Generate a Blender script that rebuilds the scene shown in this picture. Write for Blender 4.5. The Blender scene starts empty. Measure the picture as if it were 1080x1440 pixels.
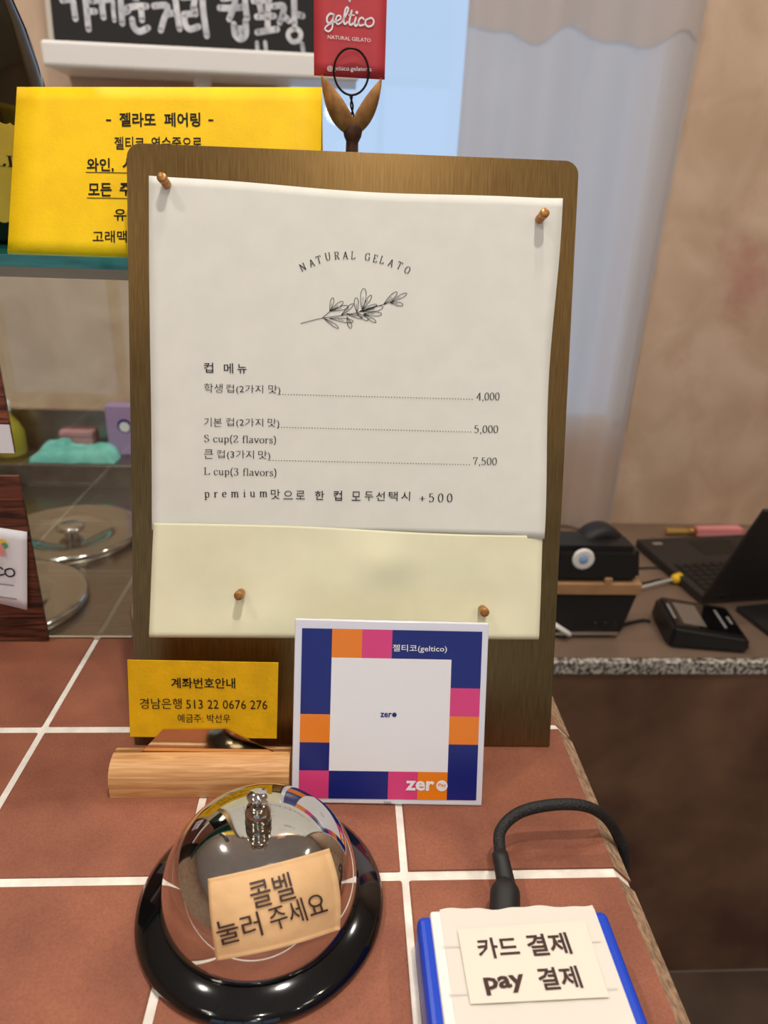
import bpy, bmesh, math, random
from mathutils import Vector, Matrix, noise
random.seed(7)
SC = bpy.context.scene
COL = SC.collection

# ------------------------------------------------------------------ camera
F_PX, CAM_H, PITCH, ROLL, YAW = 983.0, 0.27772, 0.40352, 0.037336, 0.061141
CAM = Vector((-0.029643, -0.227234, CAM_H))
FW = Vector((math.sin(YAW)*math.cos(PITCH), math.cos(YAW)*math.cos(PITCH), -math.sin(PITCH)))
_r = Vector((math.cos(YAW), -math.sin(YAW), 0)); _u = _r.cross(FW)
RT = _r*math.cos(ROLL) + _u*math.sin(ROLL)
UP = -_r*math.sin(ROLL) + _u*math.cos(ROLL)
cd = bpy.data.cameras.new('camera'); cam = bpy.data.objects.new('camera', cd); COL.objects.link(cam)
cd.sensor_fit = 'VERTICAL'; cd.sensor_height = 36.0; cd.lens = F_PX*36/1440
cd.clip_start = 0.01; cd.clip_end = 60
m = Matrix((RT, UP, -FW)).transposed().to_4x4(); m.translation = CAM
cam.matrix_world = m
cd.dof.use_dof = True; cd.dof.focus_distance = 0.345; cd.dof.aperture_fstop = 11.0
SC.camera = cam

# ------------------------------------------------------------------ world, exposure
w = bpy.data.worlds.new('daylight'); SC.world = w; w.use_nodes = True
bgn = w.node_tree.nodes['Background']; bgn.inputs[0].default_value = (0.50, 0.66, 0.88, 1); bgn.inputs[1].default_value = 0.98
vs = SC.view_settings
vs.view_transform = 'Standard'; vs.look = 'None'; vs.gamma = 1.0; vs.use_curve_mapping = False
vs.exposure = 0.10
LAMP_W = 3.6          # watts of one ceiling downlight
LAMP_COL = (1.0, 0.92, 0.82)

# ------------------------------------------------------------------ pixel helpers (a pixel gives a direction only)
def ray(px): return (FW*F_PX + RT*(px[0]-540) - UP*(px[1]-720))
def bz(px, z): d = ray(px); return CAM + d*((z-CAM.z)/d.z)
def by(px, y): d = ray(px); return CAM + d*((y-CAM.y)/d.y)

# ------------------------------------------------------------------ materials
MATS = {}
def lin(c):
    f = lambda v: v/12.92 if v <= 0.04045 else ((v+0.055)/1.055)**2.4
    return tuple(f(v/255) for v in c)
def mat(name, rgb, rough=0.5, metal=0.0, spec=0.5, coat=0.0, var=0.0, vscale=40, bump=0.0, bscale=200, trans=0.0,
        rgb2=None, stretch=(1,1,1), emit=0.0, alpha=1.0, lo=0.35, hi=0.65, detail=4, rvar=0.0):
    """procedural principled material; rgb in sRGB 0..255; rgb2 mixed in by noise"""
    if name in MATS: return MATS[name]
    M = bpy.data.materials.new(name); M.use_nodes = True; nt = M.node_tree; b = nt.nodes['Principled BSDF']
    c = lin(rgb)
    b.inputs['Roughness'].default_value = rough; b.inputs['Metallic'].default_value = metal
    b.inputs['Specular IOR Level'].default_value = spec; b.inputs['Coat Weight'].default_value = coat
    b.inputs['Transmission Weight'].default_value = trans
    if rgb2 is None and var > 0:
        rgb2 = tuple(max(0, v*(1-var)) for v in rgb); rgb = tuple(min(255, v*(1+var*0.5)) for v in rgb); c = lin(rgb)
    tc = nt.nodes.new('ShaderNodeTexCoord'); mp = nt.nodes.new('ShaderNodeMapping'); mp.inputs['Scale'].default_value = stretch
    nt.links.new(tc.outputs['Object'], mp.inputs[0])
    if rgb2 is not None:
        n = nt.nodes.new('ShaderNodeTexNoise'); n.inputs['Scale'].default_value = vscale; n.inputs['Detail'].default_value = detail
        nt.links.new(mp.outputs[0], n.inputs['Vector'])
        r = nt.nodes.new('ShaderNodeValToRGB'); r.color_ramp.elements[0].position = lo; r.color_ramp.elements[1].position = hi
        r.color_ramp.elements[0].color = (*lin(rgb2), 1); r.color_ramp.elements[1].color = (*c, 1)
        nt.links.new(n.outputs['Fac'], r.inputs[0]); nt.links.new(r.outputs[0], b.inputs['Base Color'])
        if rvar:
            mr = nt.nodes.new('ShaderNodeMapRange'); mr.inputs[3].default_value = rough-rvar; mr.inputs[4].default_value = rough+rvar
            nt.links.new(n.outputs['Fac'], mr.inputs[0]); nt.links.new(mr.outputs[0], b.inputs['Roughness'])
    else:
        b.inputs['Base Color'].default_value = (*c, 1)
    if bump > 0:
        n2 = nt.nodes.new('ShaderNodeTexNoise'); n2.inputs['Scale'].default_value = bscale; n2.inputs['Detail'].default_value = 5
        nt.links.new(mp.outputs[0], n2.inputs['Vector'])
        bp = nt.nodes.new('ShaderNodeBump'); bp.inputs['Strength'].default_value = bump; bp.inputs['Distance'].default_value = 0.001
        nt.links.new(n2.outputs['Fac'], bp.inputs['Height']); nt.links.new(bp.outputs[0], b.inputs['Normal'])
    if emit > 0:
        b.inputs['Emission Color'].default_value = (*c, 1); b.inputs['Emission Strength'].default_value = emit
    MATS[name] = M
    return M

def tile_material():
    M = bpy.data.materials.new('terracotta'); M.use_nodes = True; nt = M.node_tree; b = nt.nodes['Principled BSDF']
    tc = nt.nodes.new('ShaderNodeTexCoord'); oi = nt.nodes.new('ShaderNodeObjectInfo')
    n = nt.nodes.new('ShaderNodeTexNoise'); n.inputs['Scale'].default_value = 28; n.inputs['Detail'].default_value = 6
    ad = nt.nodes.new('ShaderNodeVectorMath'); ad.operation = 'ADD'; cmb = nt.nodes.new('ShaderNodeCombineXYZ')
    mu = nt.nodes.new('ShaderNodeMath'); mu.operation = 'MULTIPLY'; mu.inputs[1].default_value = 17
    nt.links.new(oi.outputs['Random'], mu.inputs[0]); nt.links.new(mu.outputs[0], cmb.inputs[0]); nt.links.new(mu.outputs[0], cmb.inputs[2])
    nt.links.new(tc.outputs['Object'], ad.inputs[0]); nt.links.new(cmb.outputs[0], ad.inputs[1]); nt.links.new(ad.outputs[0], n.inputs['Vector'])
    r = nt.nodes.new('ShaderNodeValToRGB'); e = r.color_ramp.elements
    e[0].position = 0.3; e[0].color = (*lin((128, 76, 58)), 1); e[1].position = 0.72; e[1].color = (*lin((156, 96, 72)), 1)
    nt.links.new(n.outputs['Fac'], r.inputs[0])
    n3 = nt.nodes.new('ShaderNodeTexNoise'); n3.inputs['Scale'].default_value = 900; n3.inputs['Detail'].default_value = 3
    nt.links.new(ad.outputs[0], n3.inputs['Vector'])
    hs = nt.nodes.new('ShaderNodeHueSaturation')
    mr = nt.nodes.new('ShaderNodeMapRange'); mr.inputs[3].default_value = 0.82; mr.inputs[4].default_value = 1.12
    nt.links.new(oi.outputs['Random'], mr.inputs[0])
    mr2 = nt.nodes.new('ShaderNodeMapRange'); mr2.inputs[1].default_value = 0.3; mr2.inputs[2].default_value = 0.7; mr2.inputs[3].default_value = 0.86; mr2.inputs[4].default_value = 1.1
    nt.links.new(n3.outputs['Fac'], mr2.inputs[0])
    ml = nt.nodes.new('ShaderNodeMath'); ml.operation = 'MULTIPLY'; nt.links.new(mr.outputs[0], ml.inputs[0]); nt.links.new(mr2.outputs[0], ml.inputs[1])
    nt.links.new(ml.outputs[0], hs.inputs['Value']); nt.links.new(r.outputs[0], hs.inputs['Color']); nt.links.new(hs.outputs[0], b.inputs['Base Color'])
    b.inputs['Roughness'].default_value = 0.62; b.inputs['Specular IOR Level'].default_value = 0.35
    bp = nt.nodes.new('ShaderNodeBump'); bp.inputs['Strength'].default_value = 0.18; bp.inputs['Distance'].default_value = 0.0006
    nt.links.new(n3.outputs['Fac'], bp.inputs['Height']); nt.links.new(bp.outputs[0], b.inputs['Normal'])
    return M

def thin_glass(name, tint=(0.93, 0.98, 0.96), refl=1.0, rough=0.0):
    M = bpy.data.materials.new(name); M.use_nodes = True; nt = M.node_tree; nt.nodes.remove(nt.nodes['Principled BSDF'])
    out = nt.nodes['Material Output']
    t = nt.nodes.new('ShaderNodeBsdfTransparent'); t.inputs[0].default_value = (*tint, 1)
    g = nt.nodes.new('ShaderNodeBsdfGlossy'); g.inputs['Roughness'].default_value = rough
    fr = nt.nodes.new('ShaderNodeFresnel'); fr.inputs['IOR'].default_value = 1.45
    mu = nt.nodes.new('ShaderNodeMath'); mu.operation = 'MULTIPLY'; mu.inputs[1].default_value = refl
    nt.links.new(fr.outputs[0], mu.inputs[0])
    mx = nt.nodes.new('ShaderNodeMixShader'); nt.links.new(mu.outputs[0], mx.inputs[0]); nt.links.new(t.outputs[0], mx.inputs[1]); nt.links.new(g.outputs[0], mx.inputs[2])
    nt.links.new(mx.outputs[0], out.inputs[0])
    return M

def sheer_cloth(name, rgb, see=0.35, glow=0.5):
    """thin fabric: part see-through weave, part light scattering through, part diffuse"""
    M = bpy.data.materials.new(name); M.use_nodes = True; nt = M.node_tree; nt.nodes.remove(nt.nodes['Principled BSDF'])
    out = nt.nodes['Material Output']; c = (*lin(rgb), 1)
    t = nt.nodes.new('ShaderNodeBsdfTransparent')
    d = nt.nodes.new('ShaderNodeBsdfDiffuse'); d.inputs[0].default_value = c
    tl = nt.nodes.new('ShaderNodeBsdfTranslucent'); tl.inputs[0].default_value = c
    m1 = nt.nodes.new('ShaderNodeMixShader'); m1.inputs[0].default_value = glow; nt.links.new(d.outputs[0], m1.inputs[1]); nt.links.new(tl.outputs[0], m1.inputs[2])
    m2 = nt.nodes.new('ShaderNodeMixShader'); m2.inputs[0].default_value = see; nt.links.new(m1.outputs[0], m2.inputs[1]); nt.links.new(t.outputs[0], m2.inputs[2])
    nt.links.new(m2.outputs[0], out.inputs[0])
    return M

def wood_material(name, a, b_, scale=(6, 120, 120), rough=0.5, dist=2.0):
    M = bpy.data.materials.new(name); M.use_nodes = True; nt = M.node_tree; b = nt.nodes['Principled BSDF']
    tc = nt.nodes.new('ShaderNodeTexCoord'); mp = nt.nodes.new('ShaderNodeMapping'); mp.inputs['Scale'].default_value = scale
    nt.links.new(tc.outputs['Object'], mp.inputs[0])
    n = nt.nodes.new('ShaderNodeTexNoise'); n.inputs['Scale'].default_value = 2.0; n.inputs['Detail'].default_value = 7; n.inputs['Distortion'].default_value = dist
    nt.links.new(mp.outputs[0], n.inputs['Vector'])
    r = nt.nodes.new('ShaderNodeValToRGB'); e = r.color_ramp.elements
    e[0].position = 0.36; e[0].color = (*lin(a), 1); e[1].position = 0.62; e[1].color = (*lin(b_), 1)
    nt.links.new(n.outputs['Fac'], r.inputs[0]); nt.links.new(r.outputs[0], b.inputs['Base Color'])
    b.inputs['Roughness'].default_value = rough
    return M

def plaster_material():
    M = bpy.data.materials.new('plaster'); M.use_nodes = True; nt = M.node_tree; b = nt.nodes['Principled BSDF']
    tc = nt.nodes.new('ShaderNodeTexCoord')
    n1 = nt.nodes.new('ShaderNodeTexNoise'); n1.inputs['Scale'].default_value = 3.6; n1.inputs['Detail'].default_value = 5; n1.inputs['Roughness'].default_value = 0.6
    n2 = nt.nodes.new('ShaderNodeTexNoise'); n2.inputs['Scale'].default_value = 9; n2.inputs['Detail'].default_value = 6; n2.inputs['Distortion'].default_value = 0.6
    mp = nt.nodes.new('ShaderNodeMapping'); mp.inputs['Location'].default_value = (0.9, 0.4, 0.85)
    nt.links.new(tc.outputs['Object'], mp.inputs[0]); nt.links.new(mp.outputs[0], n1.inputs['Vector']); nt.links.new(mp.outputs[0], n2.inputs['Vector'])
    r1 = nt.nodes.new('ShaderNodeValToRGB'); e = r1.color_ramp.elements
    e[0].position = 0.56; e[0].color = (0, 0, 0, 1); e[1].position = 0.72; e[1].color = (0.75, 0.75, 0.75, 1)
    r2 = nt.nodes.new('ShaderNodeValToRGB'); e = r2.color_ramp.elements
    e[0].position = 0.35; e[0].color = (*lin((196, 166, 138)), 1); e[1].position = 0.65; e[1].color = (*lin((216, 188, 162)), 1)
    nt.links.new(n1.outputs['Fac'], r1.inputs[0]); nt.links.new(n2.outputs['Fac'], r2.inputs[0])
    mx = nt.nodes.new('ShaderNodeMixRGB'); mx.inputs[2].default_value = (*lin((184, 128, 112)), 1)
    nt.links.new(r1.outputs[0], mx.inputs[0]); nt.links.new(r2.outputs[0], mx.inputs[1]); nt.links.new(mx.outputs[0], b.inputs['Base Color'])
    b.inputs['Roughness'].default_value = 0.8
    bp = nt.nodes.new('ShaderNodeBump'); bp.inputs['Strength'].default_value = 0.25; bp.inputs['Distance'].default_value = 0.004
    nt.links.new(n2.outputs['Fac'], bp.inputs['Height']); nt.links.new(bp.outputs[0], b.inputs['Normal'])
    return M

def granite_material():
    M = bpy.data.materials.new('granite'); M.use_nodes = True; nt = M.node_tree; b = nt.nodes['Principled BSDF']
    tc = nt.nodes.new('ShaderNodeTexCoord'); n = nt.nodes.new('ShaderNodeTexNoise'); n.inputs['Scale'].default_value = 170; n.inputs['Detail'].default_value = 3
    nt.links.new(tc.outputs['Object'], n.inputs['Vector'])
    r = nt.nodes.new('ShaderNodeValToRGB'); e = r.color_ramp.elements
    e[0].position = 0.40; e[0].color = (*lin((66, 60, 58)), 1); e[1].position = 0.60; e[1].color = (*lin((205, 200, 188)), 1)
    nt.links.new(n.outputs['Fac'], r.inputs[0]); nt.links.new(r.outputs[0], b.inputs['Base Color']); b.inputs['Roughness'].default_value = 0.35
    return M

M_TILE = tile_material(); M_PLASTER = plaster_material(); M_GRANITE = granite_material()
M_GLASS = thin_glass('clear_glass'); M_PANE = thin_glass('window_glass', (0.97, 0.98, 1.0))
M_GROUT = mat('grout', (238, 232, 222), 0.85, var=0.07, vscale=90, bump=0.3, bscale=600)
M_RAW = mat('raw_clay', (184, 152, 122), 0.85, rgb2=(128, 102, 80), vscale=260, bump=0.4, bscale=500)
M_PAPER = mat('paper', (233, 233, 224), 0.75, spec=0.2, var=0.012, vscale=60)
M_FLAP = mat('paper_back', (238, 235, 202), 0.7, spec=0.25, var=0.03, vscale=25)
M_INK = mat('ink', (44, 42, 46), 0.6, spec=0.2)
M_INK2 = mat('black_ink', (26, 22, 20), 0.55, spec=0.2)
M_BRASS = mat('brushed_bronze', (134, 108, 68), 0.34, metal=1.0, rgb2=(116, 90, 54), vscale=60, stretch=(30, 1, 1), rvar=0.06)
M_PIN = mat('brass_pin', (196, 146, 88), 0.35, metal=0.6, rgb2=(160, 108, 58), vscale=300)
M_CHROME = mat('chrome', (214, 212, 208), 0.05, metal=1.0)
M_STEEL = mat('brushed_steel', (168, 160, 150), 0.28, metal=1.0, rgb2=(150, 142, 132), vscale=30, stretch=(1, 20, 1))
M_LIDSTEEL = mat('polished_steel', (205, 202, 196), 0.12, metal=1.0)
M_BLACK = mat('black_plastic', (20, 19, 19), 0.42, var=0.1, vscale=80)
M_BLACKGLOSS = mat('black_enamel', (10, 10, 11), 0.10, coat=0.5)
M_RUBBER = mat('black_rubber', (24, 24, 25), 0.55)
M_WHITE = mat('white_plastic', (240, 238, 234), 0.4)
M_WALLWHITE = mat('white_paint', (236, 232, 228), 0.7, var=0.02, vscale=6)
M_YELLOW = mat('yellow_card', (255, 205, 8), 0.6, spec=0.25, var=0.03, vscale=60, bump=0.15, bscale=700)
M_YELLOW2 = mat('mustard_card', (232, 178, 8), 0.6, spec=0.25, var=0.05, vscale=80, bump=0.25, bscale=500)
M_RED = mat('red_card', (202, 62, 70), 0.55, var=0.03, vscale=60)
M_NAVY = mat('navy_print', (26, 36, 118), 0.25); M_ORANGE = mat('orange_print', (238, 132, 18), 0.25); M_PINK = mat('pink_print', (220, 66, 128), 0.25)
M_WPRINT = mat('white_print', (238, 238, 242), 0.3)
M_CHALKBOARD = mat('chalkboard', (26, 25, 26), 0.8, var=0.1, vscale=12)
M_CHALK = mat('chalk_paint', (226, 226, 230), 0.8, rgb2=(172, 174, 184), vscale=45)
M_BEECH = wood_material('beech', (196, 140, 86), (222, 172, 116), (9, 160, 160), 0.45)
M_DARKWOOD = wood_material('wood_print', (34, 18, 16), (120, 66, 44), (5, 60, 60), 0.35, 3.0)
M_DARKWOOD2 = wood_material('wood_print_red', (66, 32, 22), (176, 100, 62), (5, 60, 60), 0.35, 3.0)
M_POD = mat('seed_pod', (190, 138, 72), 0.7, rgb2=(140, 92, 44), vscale=110, bump=0.4, bscale=300)
M_TWIG = mat('twig', (104, 66, 44), 0.8, rgb2=(70, 42, 28), vscale=160, bump=0.4, bscale=400)
M_WIRE = mat('dark_wire', (48, 34, 32), 0.35, metal=0.8)
M_BLUE = mat('blue_plastic', (14, 66, 196), 0.35)
M_CREAM = mat('cream_label', (232, 222, 208), 0.45)
M_TAN = mat('tan_label', (226, 184, 134), 0.5, spec=0.3, var=0.04, vscale=40, bump=0.6, bscale=60)
M_GLASSEDGE = mat('glass_edge', (22, 92, 88), 0.12, coat=0.4, rgb2=(40, 124, 112), vscale=30, stretch=(1, 1, 8))
M_GLUE = sheer_cloth('acrylic_strip', (214, 224, 208), 0.35, 0.5)
M_DESK = mat('desk_laminate', (128, 106, 90), 0.30, var=0.06, vscale=8)
M_CABINET = mat('brown_veneer', (140, 108, 82), 0.30, rgb2=(96, 68, 56), vscale=5, spec=0.45)
M_FLOOR = mat('floor_tile', (164, 154, 142), 0.45, var=0.1, vscale=5)
M_LAPTOP = mat('graphite', (40, 38, 37), 0.5); M_KEY = mat('key', (22, 22, 22), 0.5)
M_TAPE = mat('tan_band', (176, 134, 92), 0.5, var=0.05, vscale=50)
M_SCREEN = mat('grey_screen', (116, 106, 98), 0.2)
M_YPLUG = mat('yellow_plug', (246, 200, 20), 0.45); M_GREYCABLE = mat('grey_cable', (186, 184, 178), 0.5)
M_TEAL = mat('turquoise_cloth', (136, 216, 206), 0.85, rgb2=(104, 190, 182), vscale=30, bump=0.5, bscale=90)
M_PURPLE = mat('lilac_card', (168, 142, 186), 0.6); M_PINKBOX = mat('dusty_pink', (196, 140, 146), 0.6)
M_OLIVE = mat('olive_plastic', (168, 156, 46), 0.4); M_BOTTLE = mat('dark_bottle_glass', (30, 24, 10), 0.07, coat=0.3)
M_LABEL = mat('yellow_label', (190, 162, 44), 0.6, var=0.08, vscale=30)
M_BLADE = mat('pink_silicone', (232, 150, 152), 0.5); M_GOLDWOOD = mat('gold_wood', (178, 138, 70), 0.5)
M_LAMP = mat('lamp_glow', (255, 240, 215), 0.5, emit=14.0)
M_CURTAIN = sheer_cloth('sheer_curtain', (232, 220, 210), 0.16, 0.58)
M_CURTAIN2 = sheer_cloth('curtain_hem', (214, 206, 200), 0.08, 0.5)
M_GREENDOT = mat('green_print', (90, 160, 120), 0.5); M_YDOT = mat('yellow_print', (238, 200, 80), 0.5); M_PDOT = mat('rose_print', (236, 150, 140), 0.5)

# ------------------------------------------------------------------ mesh helpers
def new_bm(): return bmesh.new()
def add_box(bm, x0, x1, y0, y1, z0, z1, bevel=0.0, seg=2, mi=0):
    t = bmesh.new(); bmesh.ops.create_cube(t, size=1.0)
    for v in t.verts: v.co = Vector(((x0+x1)/2 + v.co.x*(x1-x0), (y0+y1)/2 + v.co.y*(y1-y0), (z0+z1)/2 + v.co.z*(z1-z0)))
    if bevel > 0: bmesh.ops.bevel(t, geom=list(t.edges), offset=bevel, segments=seg, affect='EDGES', profile=0.5)
    merge(bm, t, mi); return bm
def merge(bm, t, mi=0):
    mp = {}
    for v in t.verts: mp[v] = bm.verts.new(v.co)
    for f in t.faces:
        try:
            nf = bm.faces.new([mp[v] for v in f.verts]); nf.material_index = mi; nf.smooth = f.smooth
        except ValueError: pass
    t.free()
def box(x0, x1, y0, y1, z0, z1, bevel=0.0, seg=2): return add_box(new_bm(), x0, x1, y0, y1, z0, z1, bevel, seg)
def lathe(bm, prof, n=64, c=(0, 0, 0), mi=0):
    rings = []
    for r, z in prof:
        if r < 1e-7: rings.append([bm.verts.new((c[0], c[1], c[2]+z))])
        else: rings.append([bm.verts.new((c[0]+r*math.cos(2*math.pi*k/n), c[1]+r*math.sin(2*math.pi*k/n), c[2]+z)) for k in range(n)])
    for a, b in zip(rings, rings[1:]):
        for k in range(n):
            k2 = (k+1) % n
            q = [a[0] if len(a) == 1 else a[k]] + ([] if len(a) == 1 else [a[k2]]) + ([b[0]] if len(b) == 1 else [b[k2], b[k]])
            if len(q) >= 3:
                f = bm.faces.new(q); f.smooth = True; f.material_index = mi
    return bm
def catmull(pts, k=6, closed=False):
    pts = [Vector(p) for p in pts]
    if len(pts) < 3: return pts
    out = []; n = len(pts)
    for i in range(n if closed else n-1):
        p0 = pts[(i-1) % n] if (closed or i > 0) else pts[0]*2-pts[1]
        p1 = pts[i]; p2 = pts[(i+1) % n]
        p3 = pts[(i+2) % n] if (closed or i+2 < n) else pts[-1]*2-pts[-2]
        for j in range(k):
            t = j/k
            out.append(0.5*((2*p1) + (p2-p0)*t + (2*p0-5*p1+4*p2-p3)*t*t + (3*p1-p0-3*p2+p3)*t**3))
    if not closed: out.append(pts[-1])
    return out
def tube(bm, pts, r, n=12, smooth=6, closed=False, caps=True):
    P = catmull(pts, smooth, closed) if smooth else [Vector(p) for p in pts]
    rr = r if callable(r) else (lambda t: r)
    rings = []; prev = None; N = len(P)
    for i, p in enumerate(P):
        a = P[(i-1) % N] if (closed or i > 0) else p; b = P[(i+1) % N] if (closed or i < N-1) else p
        t = (b-a).normalized()
        if prev is None:
            x = t.cross(Vector((0, 0, 1)))
            if x.length < 1e-3: x = t.cross(Vector((1, 0, 0)))
        else: x = prev - t*prev.dot(t)
        x.normalize(); y = t.cross(x); prev = x
        R = rr(i/max(1, N-1))
        rings.append([bm.verts.new(p + x*R*math.cos(2*math.pi*k/n) + y*R*math.sin(2*math.pi*k/n)) for k in range(n)])
    for i in range(N if closed else N-1):
        A = rings[i]; B = rings[(i+1) % N]
        for k in range(n):
            f = bm.faces.new([A[k], A[(k+1) % n], B[(k+1) % n], B[k]]); f.smooth = True
    if caps and not closed:
        bm.faces.new(rings[0][::-1]); bm.faces.new(rings[-1])
    return bm
def ribbon(bm, pts, wd, z=0.0, smooth=5, closed=False, nib=None, caps=True):
    """flat pen stroke in the local xy plane"""
    P = catmull([(p[0], p[1], 0) for p in pts], smooth, closed) if smooth else [Vector((p[0], p[1], 0)) for p in pts]
    N = len(P); L = []
    for i, p in enumerate(P):
        a = P[(i-1) % N] if (closed or i > 0) else p; b = P[(i+1) % N] if (closed or i < N-1) else p
        t = (b-a); t = t.normalized() if t.length > 1e-12 else Vector((1, 0, 0))
        wv = wd
        if nib: wv = wd*(nib[0] + (1-nib[0])*abs(math.sin(math.atan2(t.y, t.x)-nib[1])))
        nn = Vector((-t.y, t.x, 0))*wv/2
        L.append((bm.verts.new((p.x+nn.x, p.y+nn.y, z)), bm.verts.new((p.x-nn.x, p.y-nn.y, z))))
    for i in range(N if closed else N-1):
        a, b = L[i], L[(i+1) % N]
        bm.faces.new([a[1], b[1], b[0], a[0]])
    if caps and not closed and not nib:
        for p in (P[0], P[-1]):
            vs_ = [bm.verts.new((p.x+wd/2*math.cos(k*math.pi/5), p.y+wd/2*math.sin(k*math.pi/5), z)) for k in range(10)]
            bm.faces.new(vs_)
    return bm
def disc(bm, x, y, r, z=0.0, n=10):
    bm.faces.new([bm.verts.new((x+r*math.cos(2*math.pi*k/n), y+r*math.sin(2*math.pi*k/n), z)) for k in range(n)]); return bm
def grid(bm, fn, nu, nv, mi=0):
    V = [[bm.verts.new(fn(i/nu, j/nv)) for i in range(nu+1)] for j in range(nv+1)]
    for j in range(nv):
        for i in range(nu):
            f = bm.faces.new([V[j][i], V[j][i+1], V[j+1][i+1], V[j+1][i]]); f.smooth = True; f.material_index = mi
    return bm
def quad(bm, x0, x1, y0, y1, z, mi=0):
    f = bm.faces.new([bm.verts.new(p) for p in ((x0, y0, z), (x1, y0, z), (x1, y1, z), (x0, y1, z))]); f.material_index = mi; return bm

def obj(name, bm, material, parent=None, solid=0.0, subsurf=0, label=None, smooth=False):
    me = bpy.data.meshes.new(name)
    if isinstance(bm, bmesh.types.BMesh):
        if smooth:
            for f in bm.faces: f.smooth = True
        bm.normal_update(); bm.to_mesh(me); bm.free()
    else: me = bm
    ms = material if isinstance(material, (list, tuple)) else [material]
    for mm in ms: me.materials.append(mm)
    o = bpy.data.objects.new(name, me); COL.objects.link(o)
    if parent is not None: o.parent = parent
    if solid:
        md = o.modifiers.new('thickness', 'SOLIDIFY'); md.thickness = solid; md.offset = -1
    if subsurf:
        md = o.modifiers.new('smooth', 'SUBSURF'); md.levels = subsurf; md.render_levels = subsurf
    if label: o['label'] = label
    return o
def recalc(bm): bmesh.ops.recalc_face_normals(bm, faces=bm.faces); return bm
def tag(o, label, cat, group=None):
    o['label'] = label; o['category'] = cat
    if group: o['group'] = group
    return o
def thing(name, label, cat, loc=(0, 0, 0), rotz=0.0, group=None, frame=None):
    o = bpy.data.objects.new(name, None); COL.objects.link(o); o.empty_display_size = 0.02
    o.location = loc; o.rotation_euler = (0, 0, rotz)
    if frame is not None: o.matrix_world = frame
    else: o.matrix_world = Matrix.Translation(loc) @ Matrix.Rotation(rotz, 4, 'Z')
    return tag(o, label, cat, group)
def struct(name, bm, material):
    o = obj(name, bm, material); o['kind'] = 'structure'; return o
def lean_frame(o, phi, lean):
    """frame with x = width, y = up along a panel leaning back, z = out of its face towards the viewer"""
    ex = Vector((math.cos(phi), math.sin(phi), 0)); bk = Vector((-math.sin(phi), math.cos(phi), 0))
    up = Vector((0, 0, math.cos(lean))) + bk*math.sin(lean)
    M = Matrix((ex, up, ex.cross(up))).transposed().to_4x4(); M.translation = Vector(o); return M
def on(frame, px, w=0.0):
    """pixel -> local point on the plane z = w of a frame"""
    inv = frame.inverted(); c = inv @ CAM; d = inv.to_3x3() @ ray(px)
    p = c + d*((w-c.z)/d.z); return p

# --- lettering
def text_mesh(body, bold=0.0, spacing=1.0, res=2):
    cu = bpy.data.curves.new('lettering', 'FONT'); cu.body = body; cu.size = 1.0; cu.offset = bold; cu.space_character = spacing; cu.resolution_u = res
    o = bpy.data.objects.new('lettering_tmp', cu); COL.objects.link(o)
    dg = bpy.context.evaluated_depsgraph_get(); dg.update()
    me = bpy.data.meshes.new_from_object(o.evaluated_get(dg))
    bpy.data.objects.remove(o); bpy.data.curves.remove(cu)
    return me
def bounds(me):
    xs = [v.co.x for v in me.vertices]; ys = [v.co.y for v in me.vertices]
    return min(xs), max(xs), min(ys), max(ys)
def lettering(body, parent, frame, a, b, h, material, w=0.0003, bold=0.0, spacing=1.0, maker=None, shear=0.0):
    """fit text between pixels a (bottom left) and b (bottom right), h pixels tall, on plane w of frame"""
    me = maker(body) if maker else text_mesh(body, bold, spacing)
    x0, x1, y0, y1 = bounds(me)
    A = on(frame, a, w); B = on(frame, b, w); H = (on(frame, (a[0], a[1]-h), w) - A).length
    ex = (B-A); W = ex.length; ex.normalize(); ey = Vector((-ex.y, ex.x, 0))
    for v in me.vertices:
        p = A + ex*((v.co.x-x0)/(x1-x0)*W + shear*(v.co.y-y0)/(y1-y0)*H) + ey*((v.co.y-y0)/(y1-y0)*H); v.co = (p.x, p.y, w)
    me.materials.clear()
    return obj('lettering', me, material, parent)
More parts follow.
